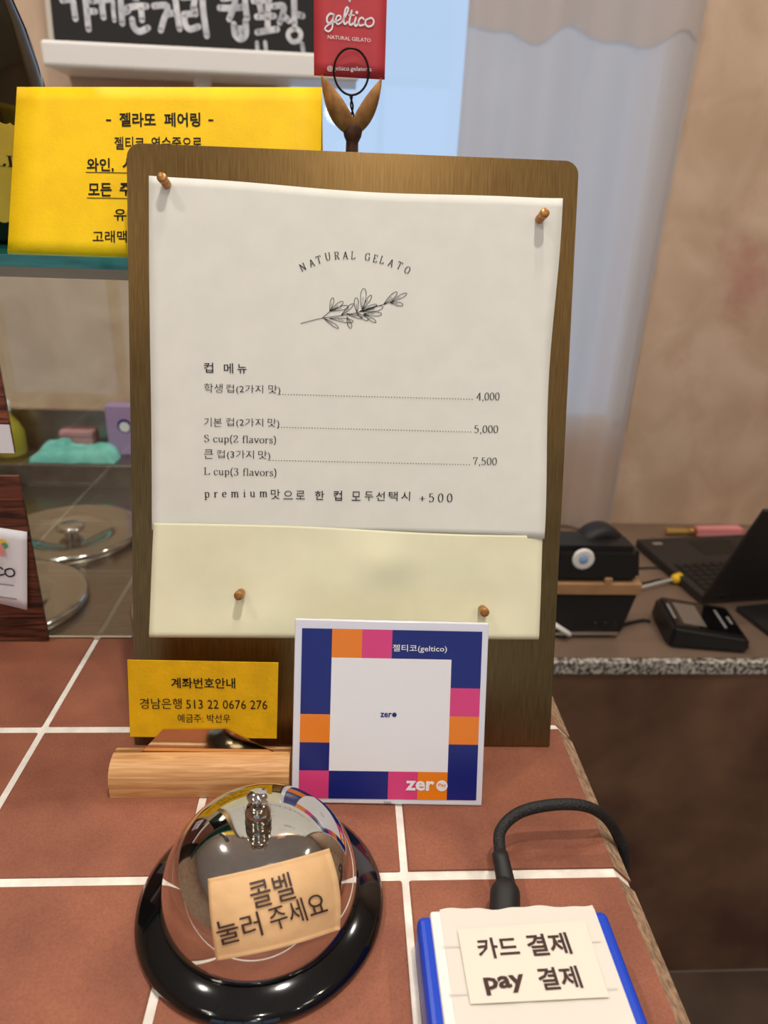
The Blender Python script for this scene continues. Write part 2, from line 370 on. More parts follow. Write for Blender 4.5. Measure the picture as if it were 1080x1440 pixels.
# a small serif alphabet drawn with a broad nib: strokes 'x,y x,y ...' split by '|', '~' = curve
GLY = {
 'N': (.86, '.14,0 .14,1|.14,1 .72,0|.72,0 .72,1|.02,1 .2,1|.02,0 .26,0|.6,1 .84,1'),
 'A': (.80, '.4,1 .08,0|.4,1 .7,0|.2,.35 .58,.35|0,0 .18,0|.58,0 .8,0'),
 'T': (.74, '.37,1 .37,0|.04,1 .7,1|.04,1 .04,.8|.7,1 .7,.8|.24,0 .5,0'),
 'U': (.84, '~.16,1 .16,.35 .26,.06 .45,0 .62,.08 .7,.35 .7,1|.04,1 .28,1|.6,1 .82,1'),
 'R': (.80, '.16,0 .16,1|~.16,1 .45,1 .62,.9 .62,.65 .45,.52 .16,.5|.38,.5 .72,0|.04,0 .3,0|.04,1 .2,1|.64,0 .8,0'),
 'L': (.68, '.16,0 .16,1|.04,1 .3,1|.04,0 .6,0|.6,0 .64,.24'),
 'I': (.36, '.18,0 .18,1|.06,1 .3,1|.06,0 .3,0'),
 'G': (.84, '~.72,.78 .6,.97 .4,1 .18,.85 .1,.5 .18,.14 .4,0 .62,.05 .72,.2|.72,.42 .72,.08|.54,.42 .84,.42'),
 'E': (.70, '.16,0 .16,1|.04,1 .58,1|.58,1 .6,.8|.16,.52 .46,.52|.04,0 .6,0|.6,0 .64,.22'),
 'O': (.86, '~o.43,1 .18,.85 .1,.5 .18,.15 .43,0 .68,.15 .76,.5 .68,.85'),
 'S': (.62, '~.5,.8 .42,.95 .28,1 .12,.88 .14,.68 .32,.54 .5,.4 .54,.2 .4,.03 .22,0 .08,.2'),
 'c': (.52, '~.44,.5 .36,.63 .24,.64 .1,.5 .1,.2 .24,0 .38,.02 .46,.14'),
 'u': (.62, '~.14,.64 .14,.2 .24,.02 .36,.04 .46,.18|.46,.64 .46,0|.04,.64 .14,.64|.36,.64 .46,.64|.46,0 .58,0'),
 'p': (.60, '.14,.64 .14,-.3|~.14,.5 .28,.65 .44,.58 .5,.32 .44,.06 .28,0 .14,.12|.04,.64 .14,.64|.04,-.3 .26,-.3'),
 'f': (.40, '~.4,.92 .3,1 .2,.9 .18,.7 .18,0|.06,.64 .34,.64|.08,0 .3,0'),
 'l': (.30, '.15,1 .15,0|.05,1 .15,1|.04,0 .27,0'),
 'a': (.56, '~.1,.52 .22,.64 .36,.6 .4,.44 .4,.1 .46,0 .54,.04|~.4,.38 .2,.32 .08,.16 .18,0 .32,.04 .4,.16'),
 'v': (.56, '.08,.64 .28,0|.28,0 .48,.64|0,.64 .18,.64|.38,.64 .56,.64'),
 'o': (.58, '~o.29,.64 .12,.54 .08,.32 .12,.1 .29,0 .46,.1 .5,.32 .46,.54'),
 'r': (.46, '.14,.64 .14,0|~.14,.42 .22,.58 .34,.64 .42,.58|.04,.64 .14,.64|.04,0 .26,0'),
 's': (.44, '~.34,.5 .28,.63 .16,.63 .08,.5 .16,.37 .3,.28 .36,.14 .26,0 .12,.01 .06,.14'),
 'e': (.54, '~.1,.36 .44,.36 .4,.58 .26,.64 .12,.52 .08,.3 .16,.06 .3,0 .44,.1'),
 'm': (.92, '.14,.64 .14,0|~.14,.44 .26,.62 .38,.62 .44,.48 .44,0|~.44,.44 .56,.62 .68,.62 .74,.48 .74,0|.04,.64 .14,.64|.04,0 .24,0|.34,0 .54,0|.64,0 .86,0'),
 'i': (.30, '.15,.64 .15,0|.05,.64 .15,.64|.04,0 .26,0|.14,.86 .16,.94'),
 '0': (.60, '~o.3,1 .14,.85 .08,.5 .14,.15 .3,0 .46,.15 .52,.5 .46,.85'),
 '4': (.60, '.42,1 .42,0|.42,1 .06,.3|.06,.3 .56,.3|.3,0 .54,0'),
 '5': (.60, '.14,1 .46,1|.14,1 .12,.56|~.12,.56 .3,.64 .46,.5 .48,.26 .36,.04 .18,0 .08,.14'),
 '7': (.60, '.08,1 .52,1|.08,1 .06,.82|~.52,1 .32,.5 .24,0'),
 '2': (.60, '~.1,.76 .16,.94 .3,1 .46,.9 .46,.68 .3,.4 .08,.04|.08,.02 .5,.02|.5,.02 .53,.2'),
 '3': (.60, '~.1,.82 .2,.98 .36,.98 .46,.8 .38,.6 .22,.52|~.22,.52 .42,.48 .5,.26 .38,.03 .2,0 .08,.16'),
 ',': (.30, '~.14,.08 .17,-.02 .1,-.18'), '(': (.36, '~.3,1.08 .16,.8 .12,.42 .16,.05 .3,-.22'), ')': (.36, '~.06,1.08 .2,.8 .24,.42 .2,.05 .06,-.22'),
 '+': (.66, '.33,.66 .33,.1|.06,.38 .6,.38'), ' ': (.34, '')}
def serif_bm(body, wd=0.11, track=0.0):
    bm = new_bm(); x = 0.0
    for ch in body:
        adv, g = GLY[ch]
        for s in g.split('|') if g else []:
            cv = s.startswith('~'); s = s.lstrip('~'); cl = s.startswith('o'); s = s.lstrip('o')
            pts = [(float(a.split(',')[0])+x, float(a.split(',')[1])) for a in s.split()]
            ribbon(bm, pts, wd, 0, 6 if cv else 0, cl, nib=(0.38, 0.25))
        x += adv + track
    return bm
def serif(body, wd=0.11, track=0.0):
    me = bpy.data.meshes.new('lettering'); b = serif_bm(body, wd, track); b.to_mesh(me); b.free(); return me

# ================================================================== THE ROOM
ZF, ZC, YW, YB, XL, XR = -1.05, 1.45, 1.15, -3.0, -2.4, 2.2
struct('floor', box(XL-.1, XR+.1, YB-.1, YW+.1, ZF-.05, ZF), M_FLOOR)
struct('ceiling', box(XL-.1, XR+.1, YB-.1, YW+.1, ZC, ZC+.05), mat('ceiling_paint', (226, 232, 240), 0.7, var=0.02, vscale=6))
WX0, WX1, WZ0, WZ1 = -0.155, 0.553, -0.125, 1.15
bm = new_bm()
add_box(bm, XL, WX0, YW, YW+.1, ZF, ZC); add_box(bm, WX1, XR, YW, YW+.1, ZF, ZC)
add_box(bm, WX0, WX1, YW, YW+.1, ZF, WZ0); add_box(bm, WX0, WX1, YW, YW+.1, WZ1, ZC)
struct('wall_back', bm, M_PLASTER)
struct('wall_left', box(XL-.1, XL, YB, YW+.1, ZF, ZC), M_PLASTER)
struct('wall_right', box(XR, XR+.1, YB, YW+.1, ZF, ZC), M_PLASTER)
M_ROOM = mat('grey_blue_paint', (168, 172, 178), 0.8, var=0.06, vscale=3)
SX0, SX1, SZ0, SZ1 = -1.9, 0.9, -0.75, 1.15
bm = new_bm(); add_box(bm, XL-.1, SX0, YB-.1, YB, ZF, ZC); add_box(bm, SX1, XR+.1, YB-.1, YB, ZF, ZC); add_box(bm, SX0, SX1, YB-.1, YB, ZF, SZ0); add_box(bm, SX0, SX1, YB-.1, YB, SZ1, ZC)
struct('wall_front', bm, M_ROOM)
shop = thing('window_2', 'wide shop window in the front wall', 'window', (0.5*(SX0+SX1), YB, SZ0)); shop['kind'] = 'structure'
sw_, sh_ = 0.5*(SX1-SX0), SZ1-SZ0; bm = new_bm()
for k_ in range(5):
    xx = -sw_ + k_*(2*sw_-.05)/4; add_box(bm, xx, xx+.05, -.07, -.03, 0, sh_)
for zz in (0, sh_*.68, sh_-.05): add_box(bm, -sw_, sw_, -.07, -.03, zz, zz+.05)
obj('window_frame', bm, mat('dark_frame', (52, 52, 56), .4), shop); obj('pane', box(-sw_, sw_, -.052, -.048, 0, sh_), M_PANE, shop)
win = thing('window_1', 'tall white-framed window behind the sheer curtain', 'window', (0.5*(WX0+WX1), YW, WZ0)); win['kind'] = 'structure'
bm = new_bm(); hw = 0.5*(WX1-WX0); H = WZ1-WZ0
for a in ((-hw, -hw+.02, 0, H), (hw-.02, hw, 0, H), (-hw, hw, 0, .02), (-hw, hw, H-.02, H)): add_box(bm, a[0], a[1], 0.03, 0.075, a[2], a[3], .002, 1)
obj('window_frame', bm, M_WALLWHITE, win)
obj('pane', box(-hw+.03, hw-.03, 0.05, 0.054, .03, H-.03), M_PANE, win)

# ceiling downlights ------------------------------------------------
def downlight(x, y, label, power=1.0):
    t = thing('ceiling_downlight', label, 'ceiling light', (x, y, ZC), group='ceiling downlights of the shop')
    obj('housing', lathe(new_bm(), [(0.028, -.004), (0.04, -.008), (0.046, -.006), (0.048, 0.0)], 32), M_WALLWHITE, t)
    obj('diffuser', lathe(new_bm(), [(0, -.004), (0.029, -.004)], 32), M_LAMP, t)
    ld = bpy.data.lights.new('downlight', 'AREA'); ld.shape = 'DISK'; ld.size = 0.055; ld.energy = LAMP_W*power; ld.color = LAMP_COL
    lo = bpy.data.objects.new('downlight_lamp', ld); COL.objects.link(lo); lo.parent = t; lo.location = (0, 0, -.012)
for x, y, s, p in ((0.12, -0.16, 'above the front of the tiled counter', 2.0), (0.06, 0.17, 'straight above the menu board', 0.8), (-0.75, -0.2, 'above the left of the tiled counter', 0.9),
                (-0.75, 0.75, 'above the gelato cabinet', 1.8), (0.95, 0.6, 'above the side desk', 1.3), (0.95, -0.7, 'right of the counter queue', 0.8),
                (0.0, -1.1, 'over the queue behind the viewer', 0.9), (-1.2, -1.6, 'over the seating on the left', 0.9), (1.2, -2.1, 'over the seating on the right', 0.9), (0.0, -2.3, 'by the rear wall', 0.8)):
    downlight(x, y, 'round recessed ceiling downlight ' + s, p)

# added opal globe pendants, out of view: fill light that brightens the ceiling ------------------------
def globe(x, y, label):
    t = thing('fill_pendant', label, 'lamp', (x, y, ZC), group='added opal fill pendants of the customer side')
    obj('ceiling_rose', lathe(new_bm(), [(0, -.02), (.03, -.018), (.04, 0)], 32), M_WALLWHITE, t)
    obj('cord', tube(new_bm(), [(0, 0, -.015), (0, 0, -.60)], .003, 8, 0), M_RUBBER, t)
    obj('fill_globe', lathe(new_bm(), [(.07*math.sin(a*math.pi/16), -.66+.07*math.cos(a*math.pi/16)) for a in range(17)], 40), mat('opal_glow', (255, 244, 226), .4, emit=9.0), t)
    ld = bpy.data.lights.new('globe', 'POINT'); ld.shadow_soft_size = .06; ld.energy = 14.0; ld.color = (1.0, .97, .93)
    lo = bpy.data.objects.new('globe_fill_light', ld); COL.objects.link(lo); lo.parent = t; lo.location = (0, 0, -.66)
for x, y, sd in ((-.6, -.65, 'nearest the left end of the counter'), (.6, -.8, 'nearest the right end of the counter'), (-.1, -1.8, 'in the middle of the shop floor')):
    globe(x, y, 'added round opal fill lamp hanging unseen ' + sd)

# ================================================================== TILED COUNTER
PIT, JX, JY, TH = 0.1, 0.0034, 0.0050, 0.014
CX0, CX1, CY0, CY1 = -0.6, 0.0985, -0.5, 0.1945
ct = thing('tiled_counter', 'shop counter topped with terracotta tiles and thick white grout', 'counter', (0, 0, ZF))
oz = -ZF
obj('body', box(CX0, CX1-.001, CY0, CY1-.002, 0, oz-TH-.002), M_CABINET, ct)
gsec = [(CX0, -TH-.002), (CX0, -.0009), (CX1-.0004, -.0009), (CX1+.0083, -.0099), (CX1+.0078, -TH-.002)]
bm = new_bm(); gV = [[bm.verts.new((x, y, oz+z)) for x, z in gsec] for y in (CY0, CY1-.0015)]
for i in range(5): bm.faces.new([gV[0][i], gV[0][(i+1) % 5], gV[1][(i+1) % 5], gV[1][i]])
bm.faces.new(gV[0][::-1]); bm.faces.new(gV[1]); obj('grout', recalc(bm), M_GROUT, ct)
def tile_bm(w_, d, edge):
    bm = new_bm(); b = .0009; h = TH
    if not edge:
        return add_box(bm, 0, w_, 0, d, -h, 0, b, 2)
    c = .0097
    # section across x: flat glazed top, then a raw mitred slope on the free side
    sec = [(0, -h), (0, -b), (b, 0), (w_, 0), (w_+c, -c), (w_+c-.001, -h)]
    V = [[bm.verts.new((x, y, z)) for x, z in sec] for y in (0, d)]
    for i in range(6):
        f = bm.faces.new([V[0][i], V[0][(i+1) % 6], V[1][(i+1) % 6], V[1][i]]); f.material_index = 1 if i in (3, 4) else 0
    bm.faces.new(V[0][::-1]); bm.faces.new(V[1])
    return recalc(bm)
tile_mesh = {}
for i in range(-6, 1):
    for j in range(-5, 2):
        y0 = j*PIT + JY/2; y1 = min((j+1)*PIT - JY/2, CY1); x0 = i*PIT + JX/2; x1 = CX1 if i == 0 else (i+1)*PIT - JX/2
        key = (i == 0, j == 1)
        if key not in tile_mesh:
            o = obj('tile', tile_bm(x1-x0, y1-y0, i == 0), [M_TILE, M_RAW], ct); tile_mesh[key] = o.data
        else:
            o = bpy.data.objects.new('tile', tile_mesh[key]); COL.objects.link(o); o.parent = ct
        o.location = (x0 + random.uniform(-.0003, .0003)*(i != 0), y0 + random.uniform(-.0003, .0003), oz + random.uniform(-.0002, .0003))

# ================================================================== GLASS GUARD with shelf
SHZ = 0.2517; SHY0 = 0.1656
gg = thing('glass_guard', 'clear glass guard with a green-edged shelf on the counter back edge', 'glass screen', (-0.3, 0.1945, 0))
GX0, GX1 = -0.32, 0.355
sb = box(GX0, GX1, SHY0-.1945, 0.21, SHZ-.006, SHZ)
for f in sb.faces: f.material_index = 0 if abs(f.normal.z) > .5 else 1
obj('glass_shelf', sb, [M_GLASS, M_GLASSEDGE], gg)
obj('joint_strip', box(GX0, GX1, -.0035, .0015, SHZ-.0135, SHZ-.006), M_GLUE, gg)
obj('front_pane', box(GX0, GX1, -.0025, .0015, 0.0, SHZ-.0135), M_GLASS, gg)

# ================================================================== GELATO CABINET and what is on it
GCZ = -0.22; GY0, GY1 = 0.205, 1.0437
gc = thing('gelato_cabinet', 'stainless steel gelato cabinet with round lidded wells behind the glass', 'cabinet', (-0.6, GY0, ZF))
obj('body', box(-0.9, 0.70, 0.0, GY1-GY0, 0, GCZ-ZF-.015), M_STEEL, gc)
obj('worktop', box(-0.9, 0.70, 0.0, GY1-GY0, GCZ-ZF-.015, GCZ-ZF, .002, 1), M_STEEL, gc)
LZ = -0.178
rl = thing('rear_worktop', 'raised stainless steel ledge along the wall behind the gelato cabinet', 'worktop', (-0.6, GY1+.001, ZF))
LD_ = YW-GY1-.001
obj('ledge', box(-0.9, 0.70, 0, LD_-.002, 0, LZ-ZF, .003, 2), M_STEEL, rl)
bs = thing('backsplash_panel', 'low steel splash panel standing on the ledge against the plaster wall', 'splash panel', (-0.6, YW-.006, LZ))
obj('panel', box(-0.9, 0.70, -.004, .004, 0, -0.098-LZ, .0015, 1), M_STEEL, bs); obj('folded_lip', box(-0.9, 0.70, -.0045, .0045, -0.1015-LZ, -0.0975-LZ, .001, 1), M_LIDSTEEL, bs)
def lid(c, label):
    t = thing('steel_cloche', label, 'cloche', (c.x, c.y, GCZ), group='round covers over the gelato wells')
    R = .105
    obj('rim', lathe(new_bm(), [(R-.008, 0), (R+.002, 0), (R+.003, .010), (R, .0145), (R-.004, .013), (R-.008, .012)], 64), M_LIDSTEEL, t)
    obj('cover', lathe(new_bm(), [(R-.006, .0125), (R-.03, .0105), (.062, .0095), (.058, .0075), (.040, .0035), (.022, .003), (.013, .004), (.0, .0045)], 64), M_LIDSTEEL, t)
    obj('knob', lathe(new_bm(), [(.011, .003), (.010, .008), (.013, .012), (.021, .015), (.022, .019), (.017, .022), (0, .023)], 32), M_CHROME, t)
lid(bz((100, 747), GCZ+.01), 'polished round steel cover with a knob nearest the turquoise cloth')
lid(bz((2, 842), GCZ+.01), 'round steel cover over gelato, behind the wood-print placards')
lid(bz((302, 846), GCZ+.01), 'round steel cover over gelato, mostly hidden behind the menu board')

# crumpled cloth on the ledge
cc = bz((124, 640), LZ); cl = thing('cloth', 'crumpled turquoise cleaning cloth on the steel ledge', 'cloth', (cc.x-.012, 1.086, LZ))
def cloth_fn(u, v):
    x = (u-.5)*.16; y = (v-.5)*.072
    e = min(u, 1-u, v, 1-v); hgt = .021*min(1, e*9)**.5
    n_ = noise.noise(Vector((x*22, y*40, 1.7)))*.9 + noise.noise(Vector((x*60, y*66, 4.1)))*.45
    return (x + .012*noise.noise(Vector((y*30, x*9, 8))), y + .008*noise.noise(Vector((x*30, y*9, 3))), max(.0012, hgt*(1+.55*n_) + (.010 if u < .35 and v > .5 else 0)*min(1, e*6)))
obj('fabric', grid(new_bm(), cloth_fn, 44, 32), M_TEAL, cl)
# lilac and pink boxes
a = bz((150, 632), LZ); pb = thing('tissue_box', 'lilac cardboard box on the steel ledge beside the cloth', 'box', (a.x+.074, 1.122, LZ))
obj('carton', box(-.057, .07, -.018, .012, 0, .100, .002, 1), M_PURPLE, pb)
bm = new_bm(); disc(bm, 0, 0, .010, 0, 16); o = obj('printed_mark', bm, M_WPRINT, pb); o.rotation_euler = (math.pi/2, 0, 0); o.location = (-.022, -.0184, .058)
bm = new_bm(); disc(bm, 0, 0, .014, 0, 16); o = obj('printed_ring', bm, M_NAVY, pb); o.rotation_euler = (math.pi/2, 0, 0); o.location = (-.022, -.0183, .060)
p0 = bz((125, 620), LZ); kb = thing('small_carton', 'low dusty pink carton behind the turquoise cloth', 'box', (p0.x+.006, 1.130, LZ))
obj('carton', box(-.035, .03, -.011, .011, 0, .042, .002, 1), M_PINKBOX, kb); obj('lid_seam', box(-.0352, .0302, -.0112, .0112, .0305, .0315), M_LAPTOP, kb)
p0 = bz((36, 625), LZ); ob = thing('detergent_bottle', 'olive yellow plastic bottle on the steel ledge behind a placard', 'bottle', (p0.x, 1.10, LZ))
obj('bottle_body', lathe(new_bm(), [(0, 0), (.026, 0), (.029, .004), (.029, .045), (.022, .062), (.011, .078), (.010, .088), (0, .088)], 32), M_OLIVE, ob)
obj('cap', lathe(new_bm(), [(.011, .086), (.012, .087), (.012, .104), (.010, .106), (0, .106)], 24), M_WHITE, ob)

# cursive logo strokes (letter units), shared by the red card and the placard card
LOGO = (([(300, 215), (250, 205), (207, 255), (210, 325), (250, 335), (290, 285), (305, 215)], 2.6), ([(305, 215), (290, 330), (275, 420), (225, 460), (175, 425), (215, 370), (300, 330), (345, 315)], 2.2),
           ([(345, 315), (400, 275), (395, 235), (350, 240), (332, 310), (360, 355), (420, 325)], 2.2), ([(420, 325), (480, 220), (512, 140), (492, 110), (465, 165), (447, 300), (462, 355), (500, 325)], 2.4),
           ([(562, 160), (530, 300), (528, 345), (550, 365), (595, 335)], 2.6), ([(518, 222), (600, 226)], 1.6), ([(622, 262), (602, 345), (620, 380), (662, 345)], 2.6),
           ([(735, 285), (715, 262), (680, 275), (660, 325), (680, 375), (740, 362)], 2.4), ([(805, 275), (765, 300), (762, 355), (800, 390), (862, 368), (880, 310), (850, 268), (805, 275)], 2.3))

# ================================================================== wood-print placards on the glass
def placard(z0, z1, matw, label):
    t = thing('placard', label, 'placard', (-0.2305-.075, 0.1885, z0))
    obj('panel', box(-.075, .075, -.0012, .0012, 0, z1-z0, .0003, 1), matw, t)
    return t
pl1 = placard(0.0015, 0.1214, M_DARKWOOD, 'dark wood-print placard with a white logo card, standing on the counter against the glass')
pl2 = placard(0.1362, 0.2340, M_DARKWOOD2, 'reddish wood-print placard with a blank white strip, stuck higher on the glass')
obj('white_strip', box(-.075, .0752, -.0019, -.0013, 0.0, 0.0178), M_WPRINT, pl2)
# logo card on the lower placard, slightly swung and curled
lf = pl1.matrix_world @ Matrix(((1, 0, 0, 0), (0, 0, -1, -.0035), (0, 1, 0, 0), (0, 0, 0, 1)))
def lab_fn(u, v):
    A = on(lf, (-70, 733)); B = on(lf, (37, 749)); C = on(lf, (39, 857)); D = on(lf, (-70, 835))
    p = (A*(1-u)+B*u)*(1-v) + (D*(1-u)+C*u)*v
    return Vector((p.x, -.0022-.002*u*u*v, p.y))
lc = obj('logo_card', grid(new_bm(), lab_fn, 10, 8), M_WPRINT, pl1, solid=.0003)
def pl_pt(px): p = on(lf, px); return p
for k, (px, mm, r) in enumerate((((4, 763), M_YDOT, .0032), ((8, 766), M_GREENDOT, .0022), ((2, 775), M_PDOT, .0026), ((0, 768), M_PDOT, .0030))):
    p = pl_pt(px); b_ = new_bm(); disc(b_, p.x, p.y, r, 0, 14); me_o = obj('print_dot', b_, mm, lc)
    for v in me_o.data.vertices: v.co = (v.co.x, -.0050-.0001*k, v.co.y)
def upright(me, off):
    for v in me.vertices: v.co = (v.co.x, off, v.co.y)
bm = new_bm()
le = pl_pt((22, 806)); ls_ = .034/705
for st, wd in LOGO: ribbon(bm, [(le.x-(880-x)*ls_, le.y-.0018+(385-y)*ls_-(x-880)*ls_*.07) for x, y in st], wd*10*ls_)
disc(bm, le.x-(880-635)*ls_, le.y-.0018+(385-187)*ls_+.0008, 16*ls_)
o = obj('lettering', bm, M_INK, lc); upright(o.data, -.0049)
bm = new_bm(); a, b = pl_pt((-30, 816)), pl_pt((20, 822)); ribbon(bm, [a.xy, b.xy], .0009, smooth=0); a, b = pl_pt((-30, 834)), pl_pt((24, 841)); ribbon(bm, [a.xy, b.xy], .0009, smooth=0)
o = obj('fine_print', bm, mat('grey_ink', (150, 146, 150), 0.6), lc); upright(o.data, -.0049)

# ================================================================== yellow pairing sign (tent card on the glass shelf)
ys = thing('tent_sign', 'large bright yellow folded sign standing on the glass shelf', 'sign', (-0.128, 0.178, SHZ))
BL, BR, TR, TL = Vector((-.2107, .178, SHZ)), Vector((-.0452, .178, SHZ)), Vector((-.0452, .2209, .3405)), Vector((-.2088, .2175, .3335))
O = ys.matrix_world.translation
def panel(a, b, c, d, n=12):
    return grid(new_bm(), lambda u, v: ((a*(1-u)+b*u)*(1-v)+(d*(1-u)+c*u)*v + Vector((0, 0, 0)) - O), n, n)
obj('front_panel', panel(BL, BR, TR, TL), M_YELLOW, ys, solid=.0004)
obj('rear_panel', panel(BR+Vector((0, .075, 0)), BL+Vector((0, .075, 0)), TL+Vector((0, .0012, -.0005)), TR+Vector((0, .0012, -.0005))), M_YELLOW, ys, solid=.0004)
ex = (BR-BL).normalized(); upv = ((TL+TR)/2-(BL+BR)/2).normalized(); nz = ex.cross(upv).normalized(); upv = nz.cross(ex)
YF = Matrix((ex, upv, nz)).transposed().to_4x4(); YF.translation = (BL+BR)/2
def ytext(body, a, b, h, bold=.022):
    o = lettering(body, ys, YF, a, b, h, M_INK2, w=.0004, bold=bold)
    for v in o.data.vertices: v.co = YF @ Vector((v.co.x, v.co.y, .0003)) - O
    return o
ytext('-', (149, 170), (156, 170), 2.4); ytext('젤라또', (168, 178), (219, 178), 20); ytext('페어링', (231, 178), (282, 178), 20); ytext('-', (293, 170), (300, 170), 2.4)
ytext('젤티코', (161, 210), (203, 210), 18, .012); ytext('연수중으로', (213, 210), (284, 210), 18, .012)
ytext('와인,', (122, 242), (160, 242), 20); ytext('시', (172, 239), (190, 239), 18)
ytext('모든', (124, 276), (157, 276), 19); ytext('주', (168, 275), (186, 275), 18)
ytext('유니', (160, 310), (195, 310), 17, .012); ytext('고래맥주', (130, 341), (196, 341), 17, .012)
for a, b in (((121, 242.5), (215, 244)), ((123, 278.5), (215, 280))):
    bm = new_bm(); p, q = on(YF, a), on(YF, b); ribbon(bm, [p.xy, q.xy], .0004, smooth=0)
    o = obj('underline', bm, M_INK2, ys)
    for v in o.data.vertices: v.co = YF @ Vector((v.co.x, v.co.y, .0003)) - O

# ================================================================== bottle on the shelf
bt = thing('wine_bottle', 'dark glass bottle with a yellow label on the glass shelf behind the yellow sign', 'bottle', (-0.2505, 0.278, SHZ))
R = .0325
obj('glass_body', lathe(new_bm(), [(0, .002), (R-.006, 0), (R, .004), (R, .090), (R-.0015, .100), (R-.006, .120), (R-.013, .140), (.014, .158), (.0125, .175), (.0125, .205), (.0135, .207), (.0135, .215), (0, .215)], 64), M_BOTTLE, bt)
lab = grid(new_bm(), lambda u, v: ((R+.0003)*math.cos(-2.6+u*3.3), (R+.0003)*math.sin(-2.6+u*3.3), .013+v*.054 + (.0007*math.sin(u*150) if v in (0, 1) else 0)), 60, 6)
lo = obj('label', lab, M_LABEL, bt)
def wrap_text(body, ang0, ang1, z0, h, fm=None):
    me = fm(body) if fm else text_mesh(body); x0, x1, y0, y1 = bounds(me)
    for v in me.vertices:
        a = ang0 + (v.co.x-x0)/(x1-x0)*(ang1-ang0); v.co = ((R+.0006)*math.cos(a), (R+.0006)*math.sin(a), z0+(v.co.y-y0)/(y1-y0)*h)
    me.materials.clear(); obj('lettering', me, M_INK2, lo)
wrap_text('LIN', -1.35, -.55, .044, .006, serif); wrap_text('TE', -1.0, -.62, .037, .003, serif)
wrap_text('O', -.9, -.7, .026, .005, serif)
obj('capsule', lathe(new_bm(), [(.0131, .165), (.0137, .206), (.0142, .207), (.0142, .216), (0, .2165)], 32), M_INK2, bt)

# ================================================================== seed pod card holder and red card
PY = 0.232
base = by((495, 212), PY)
ph = thing('card_holder', 'dried seed pod card holder with a wire ring behind the menu board', 'card holder', (base.x, PY, SHZ))
def hp(px, y=PY): p = by(px, y); return Vector((p.x-base.x, p.y-PY, p.z-SHZ))
obj('base', lathe(new_bm(), [(0, 0), (.020, 0), (.022, .003), (.020, .009), (.006, .012), (0, .012)], 32), M_TWIG, ph)
st = hp((496, 184))
obj('stem', tube(new_bm(), [(0, 0, .010), (.0006, 0, .03), (0, 0, st.z-.012), (st.x, 0, st.z)], lambda t: .0042-.0008*t + .0012*max(0, t-.85)/.15, 12), M_TWIG, ph)
def pod(tip, foot, bulge, side):
    T = hp(tip); Fp = hp(foot); ax = (T-Fp); L = ax.length; ax.normalize(); out = Vector((side, 0, .0)) ; out = (out-ax*out.dot(ax)).normalized(); dep = ax.cross(out)
    bm = new_bm()
    def fn(u, v):
        wv = math.sin(math.pi*(.10+.90*v)**.85)**.8 * bulge*(1-.15*v) if v < .999 else 0.0002; a = (u-.5)*math.pi*1.25
        c = Fp + ax*L*v
        return c + out*(wv*math.cos(a)*.85 - bulge*.25) + dep*wv*math.sin(a)*.75
    grid(bm, fn, 16, 22)
    return obj('pod', bm, M_POD, ph, solid=.0008)
pod((447, 109), (494, 188), .0098, -1); pod((541, 113), (498, 188), .0084, 1)
obj('calyx', lathe(new_bm(), [(.0030, -.008), (.0050, -.004), (.0058, 0), (.0050, .003), (0, .004)], 20, tuple(hp((496, 181)))), M_TWIG, ph)
# wire: twisted shank and round clip
ring_c = hp((494, 101), PY-.002); rr = .0097
pts = [ring_c + Vector((rr*math.sin(a), .0008*math.sin(a), -rr*math.cos(a)*1.16)) for a in [k*2*math.pi/28 for k in range(28)]]
obj('wire_ring', tube(new_bm(), pts, .0006, 8, 2, True), M_WIRE, ph)
bot = ring_c + Vector((0, 0, -rr*1.16)); ft = hp((497, 176))
for s in (1, -1):
    obj('twisted_wire', tube(new_bm(), [bot + (ft-bot)*t + Vector((s*.0006*math.cos(t*9), s*.0006*math.sin(t*9), 0)) for t in [k/14 for k in range(15)]], .0005, 6, 2), M_WIRE, ph)
# red card
CF = lean_frame(by((491, 112), PY+.0005), 0.0, 0.06)
a0, b0 = on(CF, (441.5, 106)), on(CF, (541, 112)); t0 = on(CF, (440, -60)).y
rc = thing('business_card', 'red business card clipped upright in the wire ring', 'card', frame=CF)
bm = new_bm(); grid(bm, lambda u, v: Vector((a0.x+(b0.x-a0.x)*u, a0.y*(1-u)+b0.y*u + (t0-a0.y)*v, .0004*math.sin(v*2.5))), 6, 8)
obj('card_sheet', bm, M_RED, rc, solid=.0004)
Z = lambda x, y: (440+x/10.286, y/10.286)
bm = new_bm(); k = (on(CF, (500, 50))-on(CF, (501, 50))).length
for st, wd in LOGO:
    ribbon(bm, [tuple(on(CF, Z(*q)).xy) for q in st], wd*k, .0008)
p = on(CF, Z(635, 187)); disc(bm, p.x, p.y, 2.0*k, .0008)
for st in ([(512, -60), (530, 30)], [(552, -60), (534, 30)]): ribbon(bm, [tuple(on(CF, Z(*q)).xy) for q in st], 2*k, .0008)
obj('lettering', bm, M_WPRINT, rc)
lettering('NATURAL GELATO', rc, CF, Z(215, 560), Z(835, 612), 5.4, M_WPRINT, w=.0008)
lettering('@geltico.gelateria', rc, CF, Z(205, 1035), Z(850, 1050), 8.5, M_WPRINT, w=.0008)

